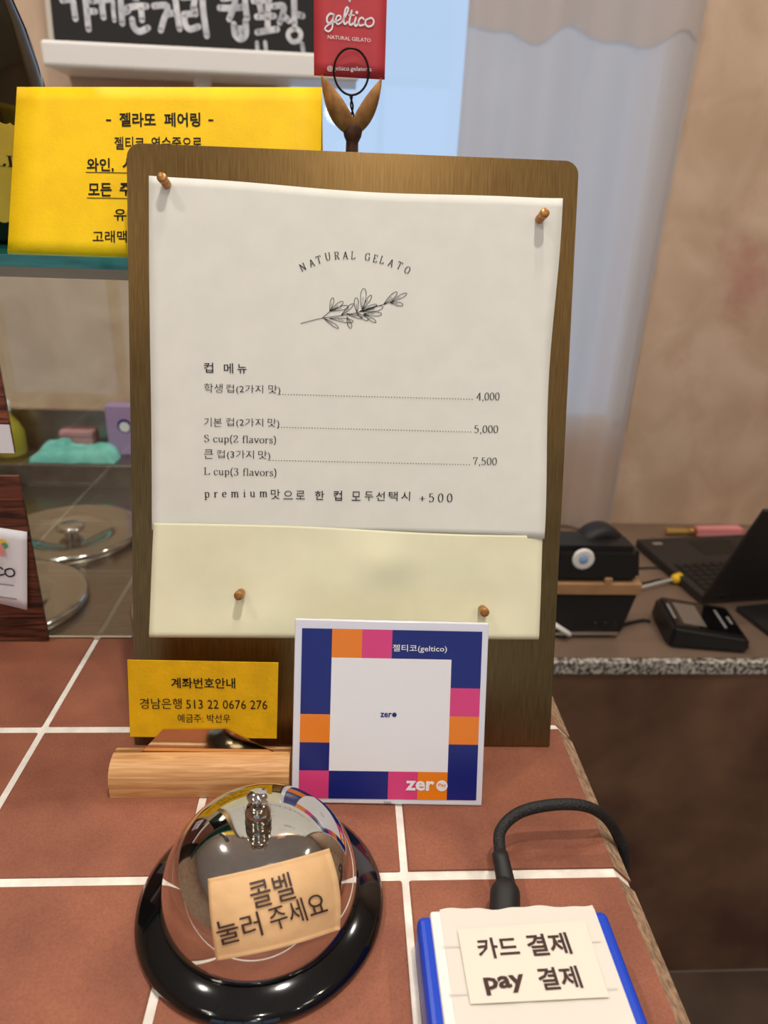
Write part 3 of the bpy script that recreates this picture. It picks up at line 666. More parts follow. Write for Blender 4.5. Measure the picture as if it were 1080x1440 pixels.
# ================================================================== white wall shelf with chalkboard
SY = 1.05
q0, q1 = by((58, 80), SY), by((505, 90), SY); zt_, zb_ = by((250, 64), SY).z, by((250, 102), SY).z
wsx = (q0.x+q1.x)/2; hw = (q1.x-q0.x)/2
ws = thing('wall_shelf', 'white wall shelf with rounded ends carrying the chalkboard', 'shelf', (wsx, YW, zb_))
obj('front_lip', box(-hw, hw, SY-YW, SY-YW+.012, 0, zt_-zb_, .0055, 3), M_WHITE, ws)
obj('shelf_board', box(-hw+.004, hw-.004, SY-YW+.010, -.001, 0.002, .012), M_WHITE, ws)
br = by((285, 117), 1.11)
obj('bracket', recalc(lathe(new_bm(), [(0, -.028), (.010, -.026), (.014, -.018), (.015, .004)], 24, (br.x-wsx, br.y-YW, 0))), M_WHITE, ws)
CBF = lean_frame((wsx, SY+.022, zb_+.012), 0, .10)
cb = thing('chalkboard', 'black chalkboard with white brush lettering on the wall shelf', 'chalkboard', frame=CBF)
l0, l1 = on(CBF, (76, 50)).x, on(CBF, (478, 60)).x
obj('board_panel', box(l0, l1, 0, .26, -.010, 0, .001, 1), M_CHALKBOARD, cb)
bm = new_bm()
for a in ((l0-.008, l0, 0, .262), (l1, l1+.008, 0, .262), (l0-.008, l1+.008, .26, .268)): add_box(bm, a[0], a[1], a[2], a[3], -.011, .003, .001, 1)
obj('frame', bm, mat('pale_frame', (196, 190, 178), .6), cb)
k = (on(CBF, (300, 40))-on(CBF, (301, 40))).length
Z5 = lambda x, y: (60+x/5.4, y/5.4); Z6 = lambda x, y: (240+x/5.4, y/5.4)
bm = new_bm(); n_st = 0
def chalk(Zf, strokes):
    global n_st
    for st in strokes:
        st = st if isinstance(st, tuple) else (st, 8.2)
        n_st += 1
        ribbon(bm, [tuple(on(CBF, Zf(*q)).xy) for q in st[0]], st[1]*k, .0004+.00002*(n_st % 7), smooth=4)
chalk(Z5, [[(150, 2), (222, 0), (238, 60), (250, 142)], [(318, -90), (332, 60), (350, 222)], [(340, 88), (398, 88)], [(368, 8), (446, 4), (452, 60), (463, 132)], ([(478, 6), (530, 4), (536, 70), (545, 155)], 6), [(590, -90), (596, 60), (606, 178)], [(606, 98), (650, 82)],
    [(640, 62), (715, 46), (790, 48)], [(748, 58), (755, 152)], [(680, 148), (692, 205), (735, 240), (800, 214)], ([(700, -10), (680, -30), (700, -52), (730, -40), (722, -14), (700, -10)], 6),
    [(845, 46), (940, 42), (945, 90), (920, 150), (898, 230)], [(950, 108), (1005, 98)], [(1002, -60), (1020, 90), (1040, 220)]])
chalk(Z6, [[(88, -20), (178, -18), (172, 60)], [(100, 110), (190, 102)], [(178, 50), (190, 108)], [(100, 112), (112, 185), (145, 222), (212, 204)], ([(238, -70), (250, 100), (275, 272)], 8.4),
    [(395, -10), (485, -16), (480, 50), (445, 145)], [(372, 60), (470, 62), (545, 55)], [(556, -70), (570, 60), (580, 140)], [(480, 185), (488, 262), (530, 298), (572, 262), (568, 160)], [(492, 222), (568, 218)], [(500, 255), (560, 250)],
    [(630, 8), (748, 0)], [(672, 10), (692, 112)], [(738, 4), (738, 110)], [(655, 128), (785, 122)], [(735, 130), (738, 226)], [(658, 246), (808, 222)],
    [(778, 48), (856, 46), (850, 110), (828, 172)], [(848, 112), (898, 158)], [(936, -60), (938, 60), (940, 185)], [(944, 105), (1002, 122)], ([(940, 218), (905, 235), (892, 270), (912, 308), (945, 318), (980, 298), (988, 255), (968, 226), (940, 218)], 6.5),
    ([(655, 325), (662, 400)], 5.5), ([(718, 322), (726, 400)], 5.5), ([(998, 335), (1008, 400)], 6)])
obj('lettering', bm, M_CHALK, cb)

# ================================================================== sheer curtain
def curtain_fn(x0, x1, y, z0, z1, seed, amp=.016):
    def fn(u, v):
        x = x0+(x1-x0)*u; z = z1+(z0-z1)*v
        wv = math.sin(u*26+seed+.6*math.sin(v*3))*.6 + math.sin(u*11.3+1.3*seed)*.6
        return Vector((x+.006*math.sin(v*5+u*7), y + amp*wv*(.55+.45*v), z))
    return fn
CUX0, CUX1, CUY = 0.152, 0.538, 1.105
cu = thing('curtain', 'pale sheer curtain hanging in front of the window', 'curtain', ((CUX0+CUX1)/2, CUY, -0.32))
o_ = Vector(((CUX0+CUX1)/2, CUY, -0.32))
f0 = curtain_fn(CUX0, CUX1, CUY, -0.322, 1.12, .4)
obj('sheer_panel', grid(new_bm(), lambda u, v: f0(u, v)-o_, 120, 40), M_CURTAIN, cu)
def head_fn(u, v):
    p = f0(u, 0); zb = .552 + .010*math.sin(u*15+.5)+.006*math.sin(u*27+2)
    z = 1.12 + (zb-1.12)*v; q = f0(u, (1.12-z)/(1.12+.322)); return Vector((q.x, q.y-.004, z))-o_
obj('doubled_header', grid(new_bm(), head_fn, 120, 12), M_CURTAIN, cu)
hemf = curtain_fn(CUX0, CUX1, CUY, -0.322, 1.12, .4)
def side_hem(u, v): q = hemf(.972+.028*u, v); return Vector((q.x, q.y-.003, q.z))-o_
obj('side_hem', grid(new_bm(), side_hem, 4, 40), M_CURTAIN2, cu)
obj('curtain_rod', tube(new_bm(), [(-.45, .02, 1.45), (.27, .02, 1.45)], .009, 16, 0), M_WALLWHITE, cu)

# ================================================================== SIDE DESK
DZ = -0.33; DY0 = 0.632; DX0, DX1 = 0.125, 1.7
dk = thing('side_desk', 'low brown desk with a speckled granite front edge beside the counter', 'desk', ((DX0+DX1)/2, DY0, ZF))
hx = (DX1-DX0)/2
obj('desktop', box(-hx, hx, .012, YW-DY0-.002, DZ-ZF-.03, DZ-ZF), M_DESK, dk)
obj('granite_edge', box(-hx, hx, -.001, .012, DZ-ZF-.0225, DZ-ZF, .002, 2), M_GRANITE, dk)
obj('front_panel', box(-hx, hx, .006, .024, .0, DZ-ZF-.0228), M_CABINET, dk)

fm = thing('added_mat', 'added dark brown mat hiding the pale floor in front of the desk', 'floor mat', (0.75, 0.38, ZF))  # added mat: keeps this corner dark over a floor lightened to bounce light
obj('mat_sheet', box(-.62, .62, -.75, .25, .0005, .012, .004, 2), mat('brown_rubber', (88, 68, 54), .6, var=.15, vscale=9), fm)
# laptop seen from behind its lid
LT = DZ + .019
A = bz((895, 758), LT); B = bz((988, 838), LT); n_ = (B-A); n_.z = 0; LD = n_.length; n_.normalize(); rgt = Vector((-n_.y, n_.x, 0))
LF = Matrix((rgt, -n_, Vector((0, 0, 1)))).transposed().to_4x4(); LF.translation = Vector((B.x, B.y, DZ))
lp = thing('laptop', 'open black laptop on the desk, seen past the back of its lid', 'laptop', frame=LF)
LW = .305
obj('base', box(0, LW, 0, LD, .003, .019, .002, 2), M_LAPTOP, lp)
bm = new_bm()
for fx in (.02, LW-.02):
    for fy in (.02, LD-.02): lathe(bm, [(.007, 0), (.007, .0035)], 16, (fx, fy, 0))
obj('feet', bm, M_RUBBER, lp)
obj('keyboard_well', box(.014, LW-.014, .018, .118, .0190, .0193), M_KEY, lp)
for r_ in range(6):
    y0_ = .020+r_*.0162
    for c_ in range(15):
        if r_ == 5 and 4 <= c_ <= 8:
            pass
        o = box(0, .0158, 0, .0138, .0193, .0212, .0006, 1) if (r_, c_) == (0, 0) else None
        if o is not None: kd = obj('key', o, M_KEY, lp); key_me = kd.data
        else: kd = bpy.data.objects.new('key', key_me); COL.objects.link(kd); kd.parent = lp
        kd.location = (.016+c_*.0183, y0_, 0)
obj('trackpad', box(.10, .19, LD-.082, LD-.022, .0190, .0194), M_KEY, lp)
bm = new_bm(); quad(bm, .022, .042, LD-.030, LD-.020, .01945); obj('badge', bm, mat('badge_silver', (150, 140, 130), .4), lp)
al = .40; lidm = Matrix.Rotation(al, 4, 'X'); LL = .215
lo_ = obj('lid', box(0, LW, -.0035, .0035, .0, LL, .002, 2), M_LAPTOP, lp); lo_.matrix_local = Matrix.Translation((0, -.002, .019)) @ lidm
sc_ = obj('screen', box(.010, LW-.010, .0035, .0038, .016, LL-.010), M_BLACKGLOSS, lo_)
for hx_ in (.05, LW-.05): obj('hinge', tube(new_bm(), [(hx_-.015, -.001, .019), (hx_+.015, -.001, .019)], .005, 12, 0), M_BLACK, lp)

# payment terminal on the desk
P0 = bz((938, 912), DZ); P1 = bz((1052, 921), DZ); dx_ = (P1-P0).normalized(); dy_ = Vector((-dx_.y, dx_.x, 0))
TF = Matrix((dx_, dy_, Vector((0, 0, 1)))).transposed().to_4x4(); TF.translation = P0
tm = thing('card_terminal', 'black card payment terminal with a grey screen on the desk', 'card terminal', frame=TF)
TW, TD = .125, .105
def wedge(bm, pts_b, pts_t):
    vb = [bm.verts.new(p) for p in pts_b]; vt = [bm.verts.new(p) for p in pts_t]; n = len(vb)
    bm.faces.new(vb[::-1]); bm.faces.new(vt)
    for i in range(n): bm.faces.new([vb[i], vb[(i+1) % n], vt[(i+1) % n], vt[i]])
    return bm
bm = wedge(new_bm(), [(0, 0, 0), (TW, 0, 0), (TW, TD, 0), (0, TD, 0)], [(.004, .002, .038), (TW-.004, .002, .026), (TW-.004, TD-.002, .026), (.004, TD-.002, .038)])
bmesh.ops.bevel(bm, geom=list(bm.edges), offset=.006, segments=3, affect='EDGES')
obj('housing', bm, M_BLACK, tm, smooth=False)
slope = math.atan2(-.012, TW-.008); TM = Matrix.Translation((.004, 0, .0382)) @ Matrix.Rotation(-slope, 4, 'Y')
def tpart(name, bm, mm):
    for v in bm.verts: v.co = TM @ v.co
    return obj(name, bm, mm, tm)
bm = new_bm(); quad(bm, .012, .112, .012, TD-.014, .0004); tpart('face_plate', bm, M_BLACKGLOSS)
bm = new_bm(); quad(bm, .020, .056, .018, TD-.022, .0007); tpart('screen', bm, M_SCREEN)
for x_, l_ in ((.086, .055), (.101, .022), (.0075, .045)):
    bm = new_bm(); quad(bm, x_, x_+.004, TD/2-l_/2, TD/2+l_/2, .0008); tpart('printed_mark', bm, mat('mark_grey', (150, 148, 146), .5))

# receipt printer with round button
Q0 = bz((872, 897), DZ); RX0 = .285; pr = thing('receipt_printer', 'black receipt printer with a white round button and tan band', 'printer', (RX0, Q0.y, DZ))
PWd = Q0.x-RX0+.008; PD = .075
PS = Q0.x+.006-RX0
bm = wedge(new_bm(), [(0, 0, .006), (PS-.006, 0, .006), (PS-.006, PD, .006), (0, PD, .006)], [(-.004, -.004, .082), (PS+.008, -.004, .082), (PS+.008, PD, .082), (-.004, PD, .082)])
bmesh.ops.bevel(bm, geom=list(bm.edges), offset=.004, segments=2, affect='EDGES'); obj('lower_case', bm, M_BLACK, pr)
bm = wedge(new_bm(), [(-.004, -.004, .100), (PS+.008, -.004, .100), (PS+.008, PD, .100), (-.004, PD, .100)], [(0, -.001, .158), (PS+.001, -.001, .158), (PS-.006, PD-.01, .160), (0, PD-.01, .160)])
bmesh.ops.bevel(bm, geom=list(bm.edges), offset=.009, segments=4, affect='EDGES'); obj('upper_case', bm, M_BLACK, pr)
bm = box(-.006, PS+.010, -.0065, PD+.001, .081, .101, .002, 2); add_box(bm, -.004, .006, -.0065, .004, .099, .110, .001, 1); add_box(bm, PS*.62, PS*.62+.012, -.0065, .004, .099, .110, .001, 1)
obj('tan_band', bm, M_TAPE, pr)
bw = by((820, 786), Q0.y-.001)
o = obj('button', lathe(new_bm(), [(.017, 0), (.0165, .003), (.0145, .004), (.009, .003), (0, .0036)], 40), M_WHITE, pr); o.rotation_euler = (math.pi/2, 0, 0); o.location = (bw.x-RX0, -.0005, bw.z-DZ)
o2 = obj('button_lens', lathe(new_bm(), [(.0075, .0034), (.005, .0046), (0, .005)], 24), mat('lens_blue', (150, 180, 220), .2), o)
bm = new_bm(); add_box(bm, .0, PS-.012, -.003, .001, .006, .012, .0008, 1); obj('silver_trim', bm, M_CHROME, pr)
for fx in (.012, PS-.022):
    obj('foot', lathe(new_bm(), [(0, 0), (.007, 0), (.007, .0075), (0, .0075)], 16, (fx, .02, 0)), M_RUBBER, pr); obj('foot', lathe(new_bm(), [(0, 0), (.007, 0), (.007, .0075), (0, .0075)], 16, (fx, PD-.02, 0)), M_RUBBER, pr)
for k_ in range(3):
    o = obj('socket', lathe(new_bm(), [(.0052, 0), (.0045, .0008), (0, .0002)], 20), M_BLACKGLOSS, pr); o.rotation_euler = (math.pi/2, 0, 0); o.location = (PS-.050+k_*.016, -.0015+.0003*k_, .026)
bm = new_bm(); tube(bm, [(.010, -.004, .030), (.022, -.010, .024), (.034, -.010, .016), (.040, -.006, .010)], .004, 10); obj('white_tab', bm, M_WHITE, pr)
rp = by((840, 770), Q0.y+.052)-Vector((RX0, Q0.y, DZ))
ro = obj('ribbon_roll', recalc(lathe(new_bm(), [(.012, -.018), (.034, -.020), (.040, -.014), (.041, 0), (.040, .014), (.034, .020), (.012, .018), (.012, -.018)], 48)), M_RUBBER, pr); ro.rotation_euler = (math.pi/2, 0, .15); ro.location = rp
fo0 = bz((1034, 860), DZ); fo1 = bz((1092, 905), DZ); fd = (fo1-fo0); fL = fd.length
fo = thing('folder', 'flat black folder on the desk under the laptop lid', 'folder', fo0, math.atan2(fd.y, fd.x))
obj('cover', box(0, fL+.06, 0, .10, .0005, .011, .0015, 2), M_LAPTOP, fo); obj('pages', box(.002, fL+.058, .002, .098, .003, .0085), M_RUBBER, fo)
# leads on the desk
def cable(name, label, pts, r, mm):
    P = [Vector(p) for p in pts]; t = thing(name, label, 'cable', P[0])
    obj('lead', tube(new_bm(), [p-P[0] for p in P], r, 10), mm, t); return t
def dp(px, h=.003): return bz(px, DZ+h)
cable('cable', 'thin black lead running from the printer to the laptop, upper of two', [dp((872, 800), .0021), dp((900, 799), .0021), dp((925, 799), .0021), dp((944, 806), .0021)], .002, M_RUBBER)
cable('cable', 'thin black lead under the grey cable, lower of two', [dp((880, 822), .0021), dp((905, 820), .0021), dp((930, 815), .0021), dp((950, 820), .0021)], .002, M_RUBBER)
cable('cable', 'short black lead from the printer base to the card terminal', [dp((866, 882), .003), dp((885, 876), .003), dp((905, 872), .003), dp((915, 874), .003)], .003, M_RUBBER)
yc = thing('network_cable', 'pale grey cable with a yellow plug at the laptop side', 'cable', dp((870, 832), .0))
p_ = [bz((868, 835), DZ+.003), bz((895, 828), DZ+.008), bz((925, 820), DZ+.011), bz((948, 814.5), DZ+.011)]
o0 = yc.matrix_world.translation
obj('lead', tube(new_bm(), [q-o0 for q in p_], .0028, 12), M_GREYCABLE, yc)
e0 = p_[-1]-o0; ed = (p_[-1]-p_[-2]).normalized()
obj('plug', tube(new_bm(), [e0-ed*.004, e0+ed*.001, e0+ed*.014, e0+ed*.018], lambda t: (.0045, .009, .0105, .007)[min(3, int(t*3.99))], 10, 0), M_YPLUG, yc)
# small spatula lying near the wall
b0_ = bz((935, 752), DZ); b1_ = bz((1046, 753), DZ); d_ = (b1_-b0_); L_ = d_.length
sp = thing('pastry_brush', 'pink and gold pastry brush lying on the desk behind the laptop', 'brush', b0_, math.atan2(d_.y, d_.x))
obj('handle', tube(new_bm(), [(0, 0, .008), (.02, 0, .008), (L_*.30, 0, .008), (L_*.36, 0, .008)], lambda t: .0075-.002*t, 14), M_GOLDWOOD, sp)
obj('ferrule', tube(new_bm(), [(L_*.28, 0, .009), (L_*.38, 0, .009)], .0085, 16, 0), M_PIN, sp)
bm = wedge(new_bm(), [(L_*.37, -.010, .001), (L_*.93, -.016, .0005), (L_, -.006, .0005), (L_, .010, .0005), (L_*.93, .016, .0005), (L_*.37, .010, .001)], [(L_*.37, -.009, .018), (L_*.93, -.013, .020), (L_, -.005, .012), (L_, .008, .012), (L_*.93, .013, .020), (L_*.37, .009, .018)])
bmesh.ops.bevel(bm, geom=list(bm.edges), offset=.0015, segments=2, affect='EDGES'); obj('bristles', bm, M_BLADE, sp)

# ================================================================== MENU BOARD
BF = lean_frame((-.0278, .0839, 0), -.0155, .2989)
BW, BH, BT = .2337, .3205, .0018
mb = thing('menu_board', 'brushed bronze metal board leaning against the glass shelf', 'board', frame=BF)
bm = new_bm(); pts = []
rc_ = .0072
for cx, cy, a0_ in ((BW/2-rc_, BH-rc_, 0), (-BW/2+rc_, BH-rc_, 90)):
    for k_ in range(9): a_ = math.radians(a0_+k_*90/8); pts.append((cx+rc_*math.cos(a_), cy+rc_*math.sin(a_)))
for cx, cy in ((-BW/2, .0012), (BW/2, .0012)): pts.append((cx, cy))
fr = [bm.verts.new((x, y, 0)) for x, y in pts]; bk_ = [bm.verts.new((x, y, -BT)) for x, y in pts]
bm.faces.new(fr); bm.faces.new(bk_[::-1])
for i in range(len(pts)): bm.faces.new([fr[i], bk_[i], bk_[(i+1) % len(pts)], fr[(i+1) % len(pts)]])
obj('metal_plate', recalc(bm), M_BRASS, mb)
# paper
SW = .0010
ms = thing('menu_sheet', 'cream printed gelato menu sheet pinned to the bronze board', 'paper sheet', frame=BF)
c00, c10, c11, c01 = on(BF, (210, 248), SW), on(BF, (788, 281), SW), on(BF, (762, 757), SW), on(BF, (214, 745), SW)
def sheet_fn(u, v):
    p = (c00*(1-u)+c10*u)*(1-v) + (c01*(1-u)+c11*u)*v
    e = max(0, abs(u-.5)-.42)/.08
    p.y += -.0010*math.sin(u*math.pi)*(1-v) + .0006*math.sin(u*9)*(1-v)**6
    p.x += (.0010*math.sin(v*7+1) if u > .97 else 0)
    wv = .0002 + .0018*e*e*(.5+.5*math.sin(v*6+2*u))
    p.z = SW - .0003 + wv; return p
obj('sheet', grid(new_bm(), sheet_fn, 40, 40), M_PAPER, ms, solid=.00015)
# folded-up flap: its top edge, its rolled fold at the bottom
d00, d10, d11, d01 = on(BF, (215, 737), .004), on(BF, (765, 752.5), .004), on(BF, (757, 893), .005), on(BF, (211, 890), .005)
def flap_fn(u, v):
    if v <= .9:
        t = v/.9
        p = (d00*(1-u)+d10*u)*(1-t) + (d01*(1-u)+d11*u)*t
        pin = 0
        for pu, pv in ((.235, .66), (.84, .72)): pin += math.exp(-((u-pu)**2/.012+(t-pv)**2/.05))
        bum = .0020*math.exp(-((u-.60)**2/.006+(t-.28)**2/.04)) + .0012*math.sin(u*11+t*3)*(1-t)
        p.z = .0034 + .0028*t*t + bum - .0016*pin*(1-t*.5) - .0016*(1-t)**2 + .0006
        p.y += .0010*math.sin(u*5+.5)*(1-t)
        return p
    s = (v-.9)/.1*math.pi; p = d01*(1-u)+d11*u
    r = .0030; p.z = .0068-r + r*math.cos(s); p.y -= r*math.sin(s)*.9; return p
obj('folded_flap', grid(new_bm(), flap_fn, 60, 50), M_FLAP, ms, solid=.00015)
TWZ = SW+.0004
def mt(body, a, b, h, bold=-.006, **k): return lettering(body, ms, BF, a, b, h, M_INK, w=TWZ, bold=bold, **k)
def st_(body, a, b, h, wd=.10, track=.02): return lettering(body, ms, BF, a, b, h, M_INK, w=TWZ, maker=lambda s: serif(s, wd, track))
# curved heading, letter by letter
cen = [(138, 193, 27), (207, 160, 22), (262, 135, 17), (328, 112, 11), (398, 105, 6), (463, 102, 2), (525, 102, -2), (630, 113, -8), (693, 128, -12), (745, 138, -16), (810, 160, -20), (875, 180, -24), (933, 213, -27)]
bm = new_bm(); sK = (on(BF, (500, 370), TWZ)-on(BF, (501, 370), TWZ)).length
for ch, (x, y, a_) in zip('NATURALGELATO', cen):
    g = serif_bm(ch, .13); c = on(BF, (400+x/5.4, 340+y/5.4), TWZ); ca, sa = math.cos(math.radians(a_)), math.sin(math.radians(a_)); s_ = sK*9.8
    for v in g.verts:
        X, Y_ = (v.co.x-.4)*s_*.92, (v.co.y-.5)*s_; v.co = (c.x+X*ca-Y_*sa, c.y+X*sa+Y_*ca, TWZ)
    merge(bm, g)
obj('lettering', bm, M_INK, ms)
# sprig drawing
bm = new_bm(); q5 = lambda x, y: on(BF, (400+x/5.4, 340+y/5.4), TWZ)
for st in ([(125, 620), (200, 600), (285, 580), (430, 560), (540, 540), (600, 522), (700, 490), (760, 473), (810, 455)], [(285, 580), (318, 552), (345, 530)]):
    ribbon(bm, [tuple(q5(*p).xy) for p in st], sK*.8, TWZ)
for bx_, by_, tx, ty, wd in ((345, 530, 368, 425, 24), (345, 528, 445, 455, 28), (350, 525, 485, 490, 28), (430, 560, 522, 470, 22), (300, 580, 410, 655, 20), (340, 580, 522, 605, 28), (475, 570, 505, 655, 26), (550, 535, 545, 425, 30),
      (590, 515, 604, 355, 38), (590, 515, 660, 405, 24), (570, 530, 700, 478, 24), (590, 530, 748, 495, 34), (600, 548, 738, 548, 28), (545, 540, 635, 595, 24), (600, 550, 695, 610, 22), (755, 472, 855, 382, 28), (810, 455, 928, 392, 24), (800, 460, 900, 478, 24), (470, 545, 590, 580, 18)):
    d = Vector((tx-bx_, ty-by_)); nn = Vector((-d.y, d.x)).normalized()*wd/2; b_ = Vector((bx_, by_))
    lo1 = [b_, b_+d*.3+nn*.7, b_+d*.7+nn*1.1, b_+d*.93+nn*.7, b_+d, b_+d*.93-nn*.7, b_+d*.7-nn*1.1, b_+d*.3-nn*.7]
    ribbon(bm, [tuple(q5(p.x, p.y).xy) for p in lo1]+[tuple(q5(bx_, by_).xy)], sK*.75, TWZ, 4)
    ribbon(bm, [tuple(q5(b_.x, b_.y).xy), tuple(q5(*(b_+d*.6)).xy)], sK*.5, TWZ, 0)
obj('sprig_drawing', bm, M_INK, ms)
mt('컵', (287, 524), (300, 524), 14, .006); mt('메', (315, 525), (328, 525), 14, .006); mt('뉴', (334, 525), (347, 525), 13, .006)
mt('학생', (287, 552), (313, 552.5), 13); mt('컵(2가지', (318, 554), (370, 555), 13.5); mt('맛)', (377, 555), (394, 556), 14)
mt('기본', (287, 600), (312, 600.5), 13); mt('컵(2가지', (318, 601), (370, 602), 13.5); mt('맛)', (376, 602), (392.5, 603), 14)
mt('큰', (287, 645), (300, 645), 13); mt('컵(3가지', (305, 646), (357, 647), 13.5); mt('맛)', (363, 647.5), (380, 648), 14)
st_('S cup(2 flavors)', (287, 624.5), (388, 626.5), 14); st_('L cup(3 flavors)', (287, 670.5), (388.5, 672.5), 14)
st_('4,000', (670, 564.5), (702.5, 564.5), 12.5); st_('5,000', (667, 610.5), (700.5, 610.5), 12.5); st_('7,500', (665, 655.5), (698.5, 656), 12.5)
st_('premium', (288, 703), (376, 702), 14, .12, .42)
mt('맛', (381, 702), (394, 702), 14, .0); mt('으', (398.5, 702), (412, 702), 12, .0); mt('로', (416, 702), (429, 702), 12, .0)
mt('한', (443, 703), (456, 703), 13, .008); mt('컵', (469, 704), (481, 704), 14, .008)
for ch, x in zip('모두선택시', (494.5, 512.5, 528.5, 546.5, 564)): mt(ch, (x, 704), (x+12.5, 704.3), 13, .002)
st_('+500', (590, 706), (636, 706.5), 12.5, .11, .30)
for (xa, ya), (xb, yb) in (((394, 554.5), (664, 561.5)), ((392, 600.8), (662, 607.5)), ((380, 647.3), (660, 653.5))):
    bm = new_bm(); nd = int((xb-xa)/3.9)
    for k_ in range(nd+1):
        t = k_/nd; p = on(BF, (xa+(xb-xa)*t, ya+(yb-ya)*t), TWZ); disc(bm, p.x, p.y, sK*.74, TWZ, 8)
    obj('dotted_leader', bm, M_INK, ms)
# push pins
def pin(px, w0, label, L_=.0085, tilt=(0, 0)):
    p = on(BF, px, w0); Mx = BF @ Matrix.Translation(p) @ Matrix.Rotation(tilt[0], 4, 'X') @ Matrix.Rotation(tilt[1], 4, 'Y')
    t = thing('push_pin', label, 'push pin', frame=Mx, group='brass push pins on the menu sheet')
    obj('grip', lathe(new_bm(), [(0, 0), (.0021, 0), (.0023, .0004), (.0023, L_*.55), (.0021, L_*.58), (.0021, L_*.62), (.0025, L_*.66), (.0025, L_-.0004), (.0021, L_), (0, L_)], 28), M_PIN, t)
    obj('needle', lathe(new_bm(), [(.0005, .0004), (.0005, -.0012), (0, -.0018)], 10), M_CHROME, t)
pin((235, 260), SW+.0002, 'brass push pin at the top left corner of the menu sheet', tilt=(-.12, -.08)); pin((758, 309), SW+.0002, 'brass push pin at the top right corner of the menu sheet', tilt=(-.15, .12))
pin((339, 833), .0042, 'brass push pin on the left of the folded paper flap'); pin((678, 856), .0044, 'brass push pin on the right of the folded paper flap')

# ================================================================== account card in its wooden stand
HX0, HX1 = -.1468, -.0562
hc = (HX0+HX1)/2
hd = thing('card_stand', 'half-round beech card stand with a mirrored clip on the counter', 'card stand', (hc, .0595, 0))
hl = (HX1-HX0)/2
def log_sec(sl):
    pts = []
    ry, rz = .0115, .0178
    for k_ in range(15):
        a_ = math.pi*(1-k_/14); y_ = ry*math.cos(a_); z_ = rz*math.sin(a_)**.5 if math.sin(a_) > 1e-6 else 0
        pts.append((y_, z_))
    return pts
sec = log_sec(0); sl0, sl1 = .0014, .0040
prof = [p for p in sec if p[0] < sl0-.0002] + [(sl0, .0177), (sl0, .010), (sl1, .010), (sl1, .0172)] + [p for p in sec if p[0] > sl1+.0002]
bm = new_bm(); ring0 = [bm.verts.new((-hl, y, z)) for y, z in prof]; ring1 = [bm.verts.new((hl, y, z)) for y, z in prof]; n = len(prof)
for i in range(n): bm.faces.new([ring0[i], ring0[(i+1) % n], ring1[(i+1) % n], ring1[i]])
bm.faces.new(ring0[::-1]); bm.faces.new(ring1); recalc(bm)
obj('wood_block', bm, M_BEECH, hd)
HY = .0595
AF = lean_frame((hc, HY+sl0+.0012, .0150), -.02, .19)
# clip plate
clx = [on(AF, q, .0012) for q in ((190, 1060), (229, 1026), (318, 1024.5), (405, 1057))]
clx[0].y = clx[3].y = min(clx[0].y, clx[3].y)-.0025
bm = new_bm(); f_ = [bm.verts.new(AF @ Vector((p.x, p.y, .0014)) - Vector((hc, HY, 0))) for p in clx]; g_ = [bm.verts.new(AF @ Vector((p.x, p.y, .0006)) - Vector((hc, HY, 0))) for p in clx]
bm.faces.new(f_[::-1]); bm.faces.new(g_)
for i in range(4): bm.faces.new([f_[i], f_[(i+1) % 4], g_[(i+1) % 4], g_[i]])
obj('mirror_clip', recalc(bm), mat('mirror_gold', (236, 206, 160), .06, metal=1.0), hd)
ac = thing('account_card', 'small mustard yellow card printed with bank account details, held in the wooden stand', 'card', frame=AF)
k0, k1, k2, k3 = [on(AF, q) for q in ((183, 1036), (389, 1038.5), (391.5, 932), (179, 928))]
bm = new_bm(); vv = [bm.verts.new((p.x, p.y, 0)) for p in (k0, k1, k2, k3)]; bm.faces.new(vv); obj('card_sheet', bm, M_YELLOW2, ac, solid=.0004)
def at_(body, a, b, h, bold=.0): return lettering(body, ac, AF, a, b, h, M_INK2, w=.0003, bold=bold+.005)
at_('계좌번호안내', (241, 968), (331, 968.5), 15, .008); at_('경남은행', (197, 997), (256, 997), 15, -.004); at_('513 22 0676 276', (262, 996.5), (376, 997.5), 12.5, -.006); at_('예금주: 박선우', (250, 1016), (324, 1016.5), 12, -.004)

# ================================================================== payment plate (colour squares)
QF = lean_frame((-.0062, .0411, 0), -.0361, .3302)
QW, QH = .0972, .0955
qp = thing('payment_plate', 'square payment plate with navy, pink and orange blocks standing before the menu board', 'sign', frame=QF)
obj('acrylic_plate', box(-QW/2, QW/2, .0007, QH, -.0022, 0, .0006, 2), mat('acrylic_white', (226, 228, 240), .18, coat=.3), qp)
cq = lambda zx, zy: on(QF, (405+zx/3.724, 865+zy/3.724), .0002)
g00, g10, g11, g01 = cq(74, 68), cq(1018, 87), cq(985, 970), cq(55, 958)
def gpt(u, v): return (g00*(1-u)+g10*u)*(1-v)+(g01*(1-u)+g11*u)*v
N, O_, P_ = M_NAVY, M_ORANGE, M_PINK
cells = [(0, 0, 1, 3, N), (1, 0, 1, 1, O_), (2, 0, 1, 1, P_), (3, 0, 2, 1, N), (5, 0, 1, 2, N), (5, 2, 1, 1, P_), (5, 3, 1, 1, O_), (5, 4, 1, 2, N), (0, 3, 1, 1, O_), (0, 4, 1, 1, N), (0, 5, 1, 1, P_), (1, 5, 2, 1, N), (3, 5, 1, 1, P_), (4, 5, 1, 1, O_), (1, 1, 4, 4, M_WPRINT)]
for x, y, sx, sy, mm in cells:
    bm = new_bm(); vs_ = [bm.verts.new((p.x, p.y, .00025)) for p in (gpt(x/6, (y+sy)/6), gpt((x+sx)/6, (y+sy)/6), gpt((x+sx)/6, y/6), gpt(x/6, y/6))]; bm.faces.new(vs_)
    obj('white_block' if mm is M_WPRINT else 'colour_block', bm, mm, qp)
zq = lambda zx, zy: (405+zx/3.724, 865+zy/3.724)
